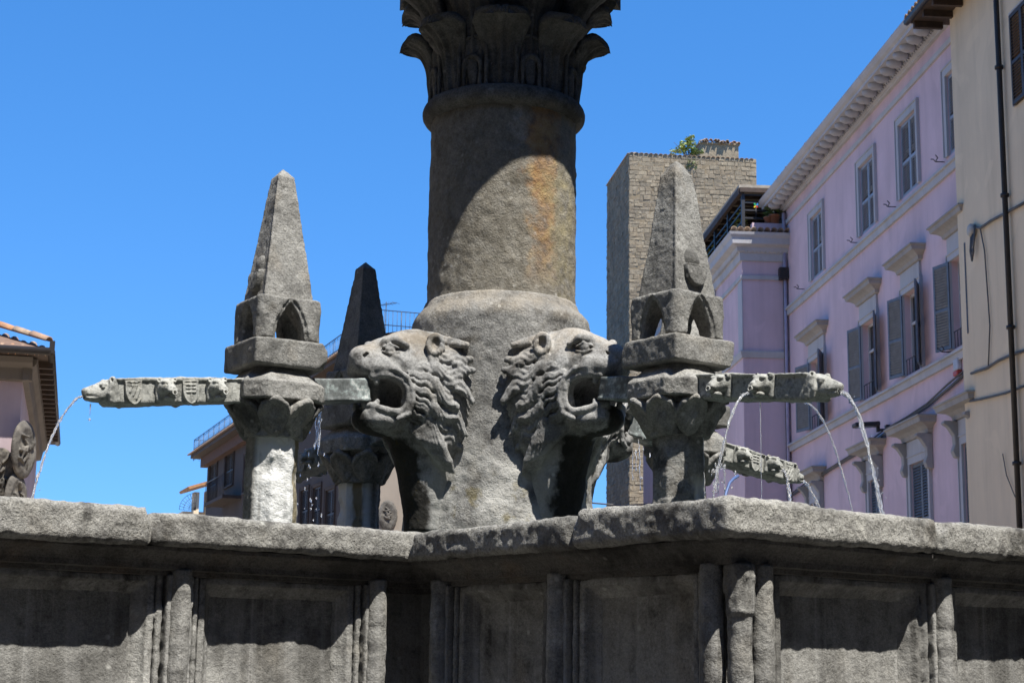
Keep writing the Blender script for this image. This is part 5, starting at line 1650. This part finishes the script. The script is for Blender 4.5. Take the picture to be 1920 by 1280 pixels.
# roof aerial
ax_, az_ = brown.hit(724, 575, 3.0)
an = thing('roof_aerial', 'thin television aerial on the roof of the brown house, beside the black obelisk', 'aerial', W(brown, ax_, 3.0, zb_e+0.2), brown.rz)
m = MB(); m.tube([(0, 0, 0), (0, 0, az_-zb_e)], 0.02, 6); m.build('mast', M_METAL, an)
m = MB()
m.tube([(-0.5, -0.3, az_-zb_e-0.1), (0.5, 0.3, az_-zb_e-0.1)], 0.012, 5)
for q in range(7): m.tube([(-0.45+0.15*q+0.12, -0.27+0.09*q-0.2, az_-zb_e-0.1), (-0.45+0.15*q-0.12, -0.27+0.09*q+0.2, az_-zb_e-0.1)], 0.008, 4)
m.build('antenna', M_METAL, an)
M_CARVED = peperino('carved_shield_stone', dark=(0.04, 0.036, 0.03), mid=(0.11, 0.10, 0.085), light=(0.2, 0.18, 0.15), pits=0.2, rough_amt=0.5)
# carved coat of arms on its end wall
def arms(loc, rz, s, label, tilt=0.0):
    t = thing('stone_shield', label, 'shield', loc, rz, 'carved stone shields')
    k = Sculpt([-0.5, -0.16, -0.72], [0.5, 0.14, 0.72], 0.02)
    k.ell((0, 0.0, 0), (0.40, 0.085, 0.62))
    k.ell((0, -0.095, 0), (0.32, 0.07, 0.52), 0.01, 'sub')
    rr = random.Random(int(s*1000)+len(label))
    for _ in range(13):
        a = rr.uniform(0, 6.3); q = rr.uniform(0, 0.8); p = (0.27*q*math.cos(a), -0.05, 0.45*q*math.sin(a))
        k.chain([p, (p[0]+rr.uniform(-0.1, 0.1), -0.08, p[2]+rr.uniform(-0.14, 0.14)), (p[0]+rr.uniform(-0.14, 0.14), -0.055, p[2]+rr.uniform(-0.16, 0.16))], 0.032, 0.022, 0.01)
    k.noise((8, 0.008, 3),)
    link('plaque', k.mesh('plaque', M_CARVED), t, (0, 0, 0), (tilt, 0, 0), (s, s*1.4, s))
    return t
y_, z_ = brown.hit_x(727, 966, 0.05)
arms(W(brown, 0.06, y_, z_), brown.rz + PI/2, 0.85, 'carved stone shield on the tan end wall of the dark brown house')
# ---- small orange-roofed house beyond
ob = at_y(368, 930, 100.0)
sm = thing('far_house', 'little yellowish house with an orange wooden awning beyond the brown house', 'house', (ob.x, 100, 0), R(20))
m = MB(); m.box(-0.75, 1.2, 0, 4, 0, ob.z-0.9); m.build('wall', M_CREAM, sm)
m = MB(); m.box(-0.2, 0.1, -0.5, 0.3, ob.z-1.2, ob.z+0.2); m.box(0.5, 0.7, -0.5, 0.3, ob.z-1.2, ob.z+0.3); m.build('pier', M_CREAM, sm)
m = MB(); m.prism([(-0.62, ob.z+0.28), (1.6, ob.z+1.05), (1.6, ob.z+1.2), (-0.70, ob.z+0.42)], 'y', -1.2, 2.0); m.build('awning', M_WOODO, sm)
m = MB()
for q in range(9):
    a = PI/2 + q*PI/16
    m.tube([(-0.15, -0.9, ob.z-0.9), (-0.15+0.95*math.cos(a), -0.9, ob.z-0.9+1.0*math.sin(a))], 0.015, 4)
for rr in (0.4, 0.7, 0.95): m.tube([(-0.15+rr*math.cos(PI/2+q*PI/16), -0.9, ob.z-0.9+1.05*rr*math.sin(PI/2+q*PI/16)) for q in range(9)], 0.015, 4)
m.build('wire_fan', M_METAL, sm)

# ---- tile-roofed house at the near left with carved shields
lc = at_y(40, 750, 30.0); lc.z = 0
LAZ = R(-16)
ld = Vector((math.cos(LAZ*-1 - R(0)), 0, 0))
left = Front('tiled_house', 'mauve house with a terracotta tile roof, dark eaves and carved shields on its wall', 'house', lc, R(14))
T = left.t           # x = 0 is its right-hand corner, the wall runs to negative x
ze = left.hit(98, 664, -0.6)[1]
M_LEFTC = stucco('dark_cornice', (0.13, 0.115, 0.10), 0.15, 0.5)
mb = MB(); mb.add([(-14, 0, 0), (0, 0, 0), (0, 0, ze+0.3), (-14, 0, ze+0.3)], [(0, 1, 2, 3)]); mb.add([(0, 0, 0), (0, 12, 0), (0, 12, ze+0.3), (0, 0, ze+0.3)], [(0, 1, 2, 3)])
mb.build('wall', M_MAUVE, T)
m = MB(); m.prism([(0, ze-0.42), (-0.10, ze-0.40), (-0.14, ze-0.2), (-0.30, ze-0.12), (-0.34, ze-0.02), (0, ze-0.02)], 'x', -14, 0.16); m.build('cornice', M_LEFTC, T)
m = MB(); m.prism([(0, ze-0.42), (0.10, ze-0.40), (0.14, ze-0.2), (0.22, ze-0.12), (0.24, ze-0.02), (0, ze-0.02)], 'y', -0.16, 12); m.build('cornice', M_LEFTC, T)
m = MB(); m.box(-14, 0.42, -0.62, 12, ze+0.0, ze+0.06); m.build('eaves_board', M_WOODD, T)
m = MB()
m.tube([(-14, -0.66, ze+0.04), (0.47, -0.66, ze+0.04)], 0.07, 10); m.tube([(0.47, -0.66, ze+0.04), (0.47, 12, ze+0.04)], 0.07, 10); m.box(0.44, 0.53, -0.72, -0.62, ze+0.0, ze+0.22); m.build('gutter', M_PIPE, T)
m = MB(); m.box(0.25, 0.5, -0.06, 0.06, -0.12, -0.002); rafter_me = m.mesh('rafter', M_WOODD)
for q in range(18): link('rafter', rafter_me, T, (0, 0.26+0.6*q, ze))
SL = math.tan(R(23))
hip = lambda x, y: min(y+0.62, 0.5-x)*SL
m = MB(); m.add([(-14, -0.62, ze+0.07), (0.5, -0.62, ze+0.07), (-5.5, 5.4, ze+0.07+6.0*SL), (-14, 5.4, ze+0.07+6.0*SL)], [(0, 1, 2, 3)]); m.add([(0.5, -0.62, ze+0.07), (0.5, 12, ze+0.07), (-5.5, 12, ze+0.07+6.0*SL), (-5.5, 5.4, ze+0.07+6.0*SL)], [(0, 1, 2, 3)]); m.build('roof', M_TILEW, T)
for row in range(10):
    y = -0.62 + 0.26*row
    for k in range(27):
        x = 0.30 - 0.168*k
        if 0.5 - x < (y+0.62) + 0.05: continue
        if row > 6 and k > 20: continue
        link('roof_tile', TILE, T, (x + random.uniform(-0.012, 0.012), y + 0.36, ze + 0.10 + (y+0.62)*SL + random.uniform(0, 0.02)), (0, math.atan(SL)*1.0 + random.uniform(-0.03, 0.03), R(-90) + random.uniform(-0.05, 0.05)), (0.88, 0.85, 0.9))
for k in range(12):
    d_ = 0.10 + 0.30*k
    link('roof_tile', TILE, T, (0.5-d_-0.28, -0.62+d_+0.28, ze+0.16+(d_+0.28)*SL), (0, R(12), R(-45)), (1.05, 1.2, 1.2))
x_, z_ = left.hit(52, 842, -0.15)
arms(W(left, 0.10, -0.12, z_), left.rz + R(55), 0.84, 'largest carved oval shield, on the upper corner of the tile-roofed house')
x_, z_ = left.hit(5, 886, -0.05)
arms(W(left, x_-0.05, -0.06, z_), left.rz + R(8), 0.72, 'carved oval shield cut off at the very edge of the picture on the mauve wall')
x_, z_ = left.hit(40, 925, -0.15)
arms(W(left, 0.02, -0.12, z_-0.1), left.rz + R(55), 0.76, 'lowest carved shield on the tile-roofed house, just above the coping')

# ---- unseen houses added round the square to block sky light and deepen the shade
def blocker_house(loc, rz, wid, hgt, mt, dep=10):
    hs = []
    for a in range(int((wid-0.8)/3.3)):
        for b in range(int((hgt-1.0)/3.8)):
            hs.append((1.0+3.3*a, 2.1+3.3*a, 1.2+3.8*b, 3.0+3.8*b))
    mb = MB(); wall_mesh(mb, 0, wid, 0, hgt, hs, 0.2); mb.box(0.0, wid, 0.22, dep, 0, hgt)
    o = mb.build('sky_block_house', mt, None, loc=loc, rot=(0, 0, rz)); tag(o, kind='structure')
    m = MB()
    for a, b, c, d in hs: m.box(a, b, 0.13, 0.18, c, d)
    m.build('window_row', M_SHUTD, o)
    m = MB(); m.prism([(-0.7, hgt+0.02), (dep+0.7, hgt+0.02), (dep/2, hgt+2.4)], 'x', -0.3, wid+0.3); m.build('roof', M_TILEW, o)
M_BLOCKER = stucco('dark_blocker_wall', (0.17, 0.14, 0.10), 0.2, 0.5)  # dark stone for the added houses, chosen to cut their bounce light
for x, w, h, mt in ((-14, 9, 20, M_BLOCKER), (-4.8, 10, 21.5, M_MAUVE), (5.4, 10, 20, M_BLOCKER)):
    blocker_house((x+w, -9, 0), PI, w, h, mt)
for y, w, h, mt in ((-9, 11, 20, M_BLOCKER), (2.2, 10, 21, M_BLOCKER), (12.4, 11, 18, M_TANSTUCCO)):
    blocker_house((-13.5, y, 0), PI/2, w, h, mt)
for y, w, h, mt in ((17.5, 13, 17.0, M_BLOCKER), (4.3, 12, 20.0, M_BLOCKER)):
    blocker_house((12.0, y, 0), -PI/2, w, h, mt)

# ------------------------------------------------------------------ falling water
def fall(p, vdir, reach, drop, n=60):
    """points of a jet leaving p along vdir, carried 'reach' metres out while it falls 'drop'"""
    return [Vector(p) + Vector(vdir)*(reach*f) - Vector((0, 0, drop*f*f)) for f in np.linspace(0, 1, n)]
def jet(label, p, vdir, reach, drop, r, seed, breakup=0.6, strands=2, group='jets of falling water'):
    strands += 1 if strands > 1 else 0
    rr = random.Random(seed)
    pts = fall(p, vdir, reach, drop, 90)
    m = MB()
    for s_ in range(strands):
        ph, fq = rr.uniform(0, 6), rr.uniform(0.10, 0.16)
        q, rad = [], []
        side = Vector((vdir[1], -vdir[0], 0))
        for i, P in enumerate(pts):
            f = i/89
            w = r*(0.5 if strands > 1 else 0.0)*(1+0.6*f)
            q.append(P + side*(w*math.cos(ph+i*fq)) + Vector((0, 0, w*math.sin(ph+i*fq)))
                     + Vector((rr.uniform(-1, 1), rr.uniform(-1, 1), rr.uniform(-1, 1)))*r*(0.10+0.30*f))
            a = 0.5 + 0.5*vnoise(np.float32(i*0.33+seed), np.float32(s_*3.1), np.float32(0.5), 1.0, 2)
            rad.append(max(0.0012, r*(1-0.45*f)*(0.35+0.95*float(a))*(1 if strands == 1 else 0.55)*rr.uniform(0.7, 1.25)))
        m.tube(q, rad, 8)
    nb = int(46*breakup)
    for _ in range(nb):
        f = rr.uniform(0.12, 1)
        P = pts[int(f*89)] + Vector((rr.gauss(0, 1), rr.gauss(0, 1), rr.gauss(0, 1)))*r*1.0*(0.5+f)
        drop_at(m, P, rr.uniform(0.10, 0.30)*r, rr.uniform(1.0, 2.6))
    o = m.build('water_jet', M_WATER)
    tag(o, label, 'water jet', group)
    return o
def drop_at(m, P, a, st):
    n = 6
    vs = [P + Vector((0, 0, a*st))] + [P + Vector((a*math.sin(PI*k/3)*math.cos(2*PI*j/n), a*math.sin(PI*k/3)*math.sin(2*PI*j/n), a*st*math.cos(PI*k/3))) for k in (1, 2) for j in range(n)] + [P - Vector((0, 0, a*st))]
    fs = [(0, 1+j, 1+(j+1) % n) for j in range(n)] + [(1+j, 1+n+j, 1+n+(j+1) % n, 1+(j+1) % n) for j in range(n)] + [(1+n+j, 13, 1+n+(j+1) % n) for j in range(n)]
    m.add(vs, fs, True)
fa = lambda d: (Matrix.Rotation(FROT+d, 3, 'Z') @ Vector((1, 0, 0)))
dL, dR, dBR = PI, -PI/2, 0.0
jet('clear jet falling from the beast head of the pale spout in front of the sky', spout_pt(dL, 2.51, 0, -0.02), fa(dL), 0.29, 0.85, 0.010, 3, 0.2, 2)
jet('broad sparkling jet from the beast head of the dark spout', spout_pt(dR, 2.51, 0, -0.02), fa(dR), 0.26, 0.82, 0.012, 5, 1.0, 3)
side_a = fa(dR+PI/2); side_b = fa(dR-PI/2)
jet('thin jet from the outer lion mask of the dark spout, falling towards the pillar', spout_pt(dR, 2.125, -BW-0.11, -0.045), side_b, 0.30, 0.82, 0.008, 8, 0.35, 2)
jet('thin jet appearing from behind the dark spout, bending away from the pillar', spout_pt(dR, 2.125, BW+0.11, -0.045), side_a, 0.42, 0.84, 0.007, 9, 0.25, 1)
jet('hair-thin dribble hanging straight down from the middle lion mask of the dark spout', spout_pt(dR, 2.125, -BW-0.03, -0.07), (0.01, 0, 0), 0.02, 0.62, 0.0030, 12, 0.2, 1)
jet('short jet from the tip of the far slanting spout', spout_pt(dBR, 2.51, 0, -0.02), fa(dBR), 0.34, 0.75, 0.013, 14, 0.5, 2)
jet('short jet from the outer lion mask of the far slanting spout', spout_pt(dBR, 2.125, -BW-0.11, -0.045), fa(dBR-PI/2), 0.12, 0.75, 0.013, 15, 0.6, 2)
def splash(label, c, ext, n, seed, size):
    rr = random.Random(seed); m = MB()
    for _ in range(n):
        P = Vector(c) + Vector((rr.gauss(0, ext[0]), rr.gauss(0, ext[1]), rr.uniform(-ext[2], ext[2])))
        drop_at(m, P, rr.uniform(0.4, 1.1)*size, rr.uniform(1.2, 3.5))
    for _ in range(5):
        x = Vector((c[0]+rr.gauss(0, ext[0]), c[1]+rr.gauss(0, ext[1]), c[2]+ext[2]*rr.uniform(0.4, 1)))
        L_ = rr.uniform(0.1, 0.3)
        m.tube([x + Vector((rr.uniform(-0.004, 0.004), 0, -L_*k/9)) for k in range(10)], [size*rr.uniform(0.3, 0.9) for k in range(10)], 6)
    o = m.build('water_spray', M_WATER)
    tag(o, label, 'water spray', None, 'stuff')
p = at_y(583, 860, 8.75)
splash('drops raining from the trough beside the white-streaked pillar', (p.x, p.y, p.z-0.02), (0.03, 0.03, 0.36), 50, 4, 0.0042)
p = at_y(1347, 905, 10.0)
splash('little spray at the foot of the far slanting spout', (p.x, p.y, p.z), (0.035, 0.03, 0.12), 40, 6, 0.006)
p = at_y(1196, 880, 10.0)
splash('sparse drops in front of the stone tower', (p.x, p.y, p.z), (0.05, 0.03, 0.3), 16, 7, 0.005)
p = spout_pt(dL, 2.475, 0, -0.05)
m = MB(); drop_at(m, p - Vector((0, 0, 0.075)), 0.006, 1.3); m.tube([p, p - Vector((0, 0, 0.055))], [0.004, 0.0012], 6)
tag(m.build('water_drip', M_WATER), 'single drip hanging under the chin of the pale beast head', 'water drip')
# blue hose leaning on the rim below the far spout
a = at_y(1358, 945, 9.2); b = at_y(1368, 905, 9.3); c = at_y(1384, 892, 9.4)
m = MB(); m.tube([a - Vector((0.0, 0, 0.3)), a, a.lerp(b, 0.5) - Vector((0.006, 0, 0)), b, b.lerp(c, 0.5) + Vector((0, 0, 0.006)), c], 0.008, 8)
tag(m.build('hose', plain('blue_hose', (0.07, 0.12, 0.27), 0.5)), 'thin blue hose bending up behind the coping under the far spout', 'hose')
m = MB()
pa, pb = at_y(1095, 941, 60), at_y(1240, 943, 60)
m.tube([pa, pa.lerp(pb, 0.5) - Vector((0, 0, 0.1)), pb], 0.03, 5)
tag(m.build('street_cable', M_CABLE), 'cable strung low across the gap between the column and the tower', 'cable')
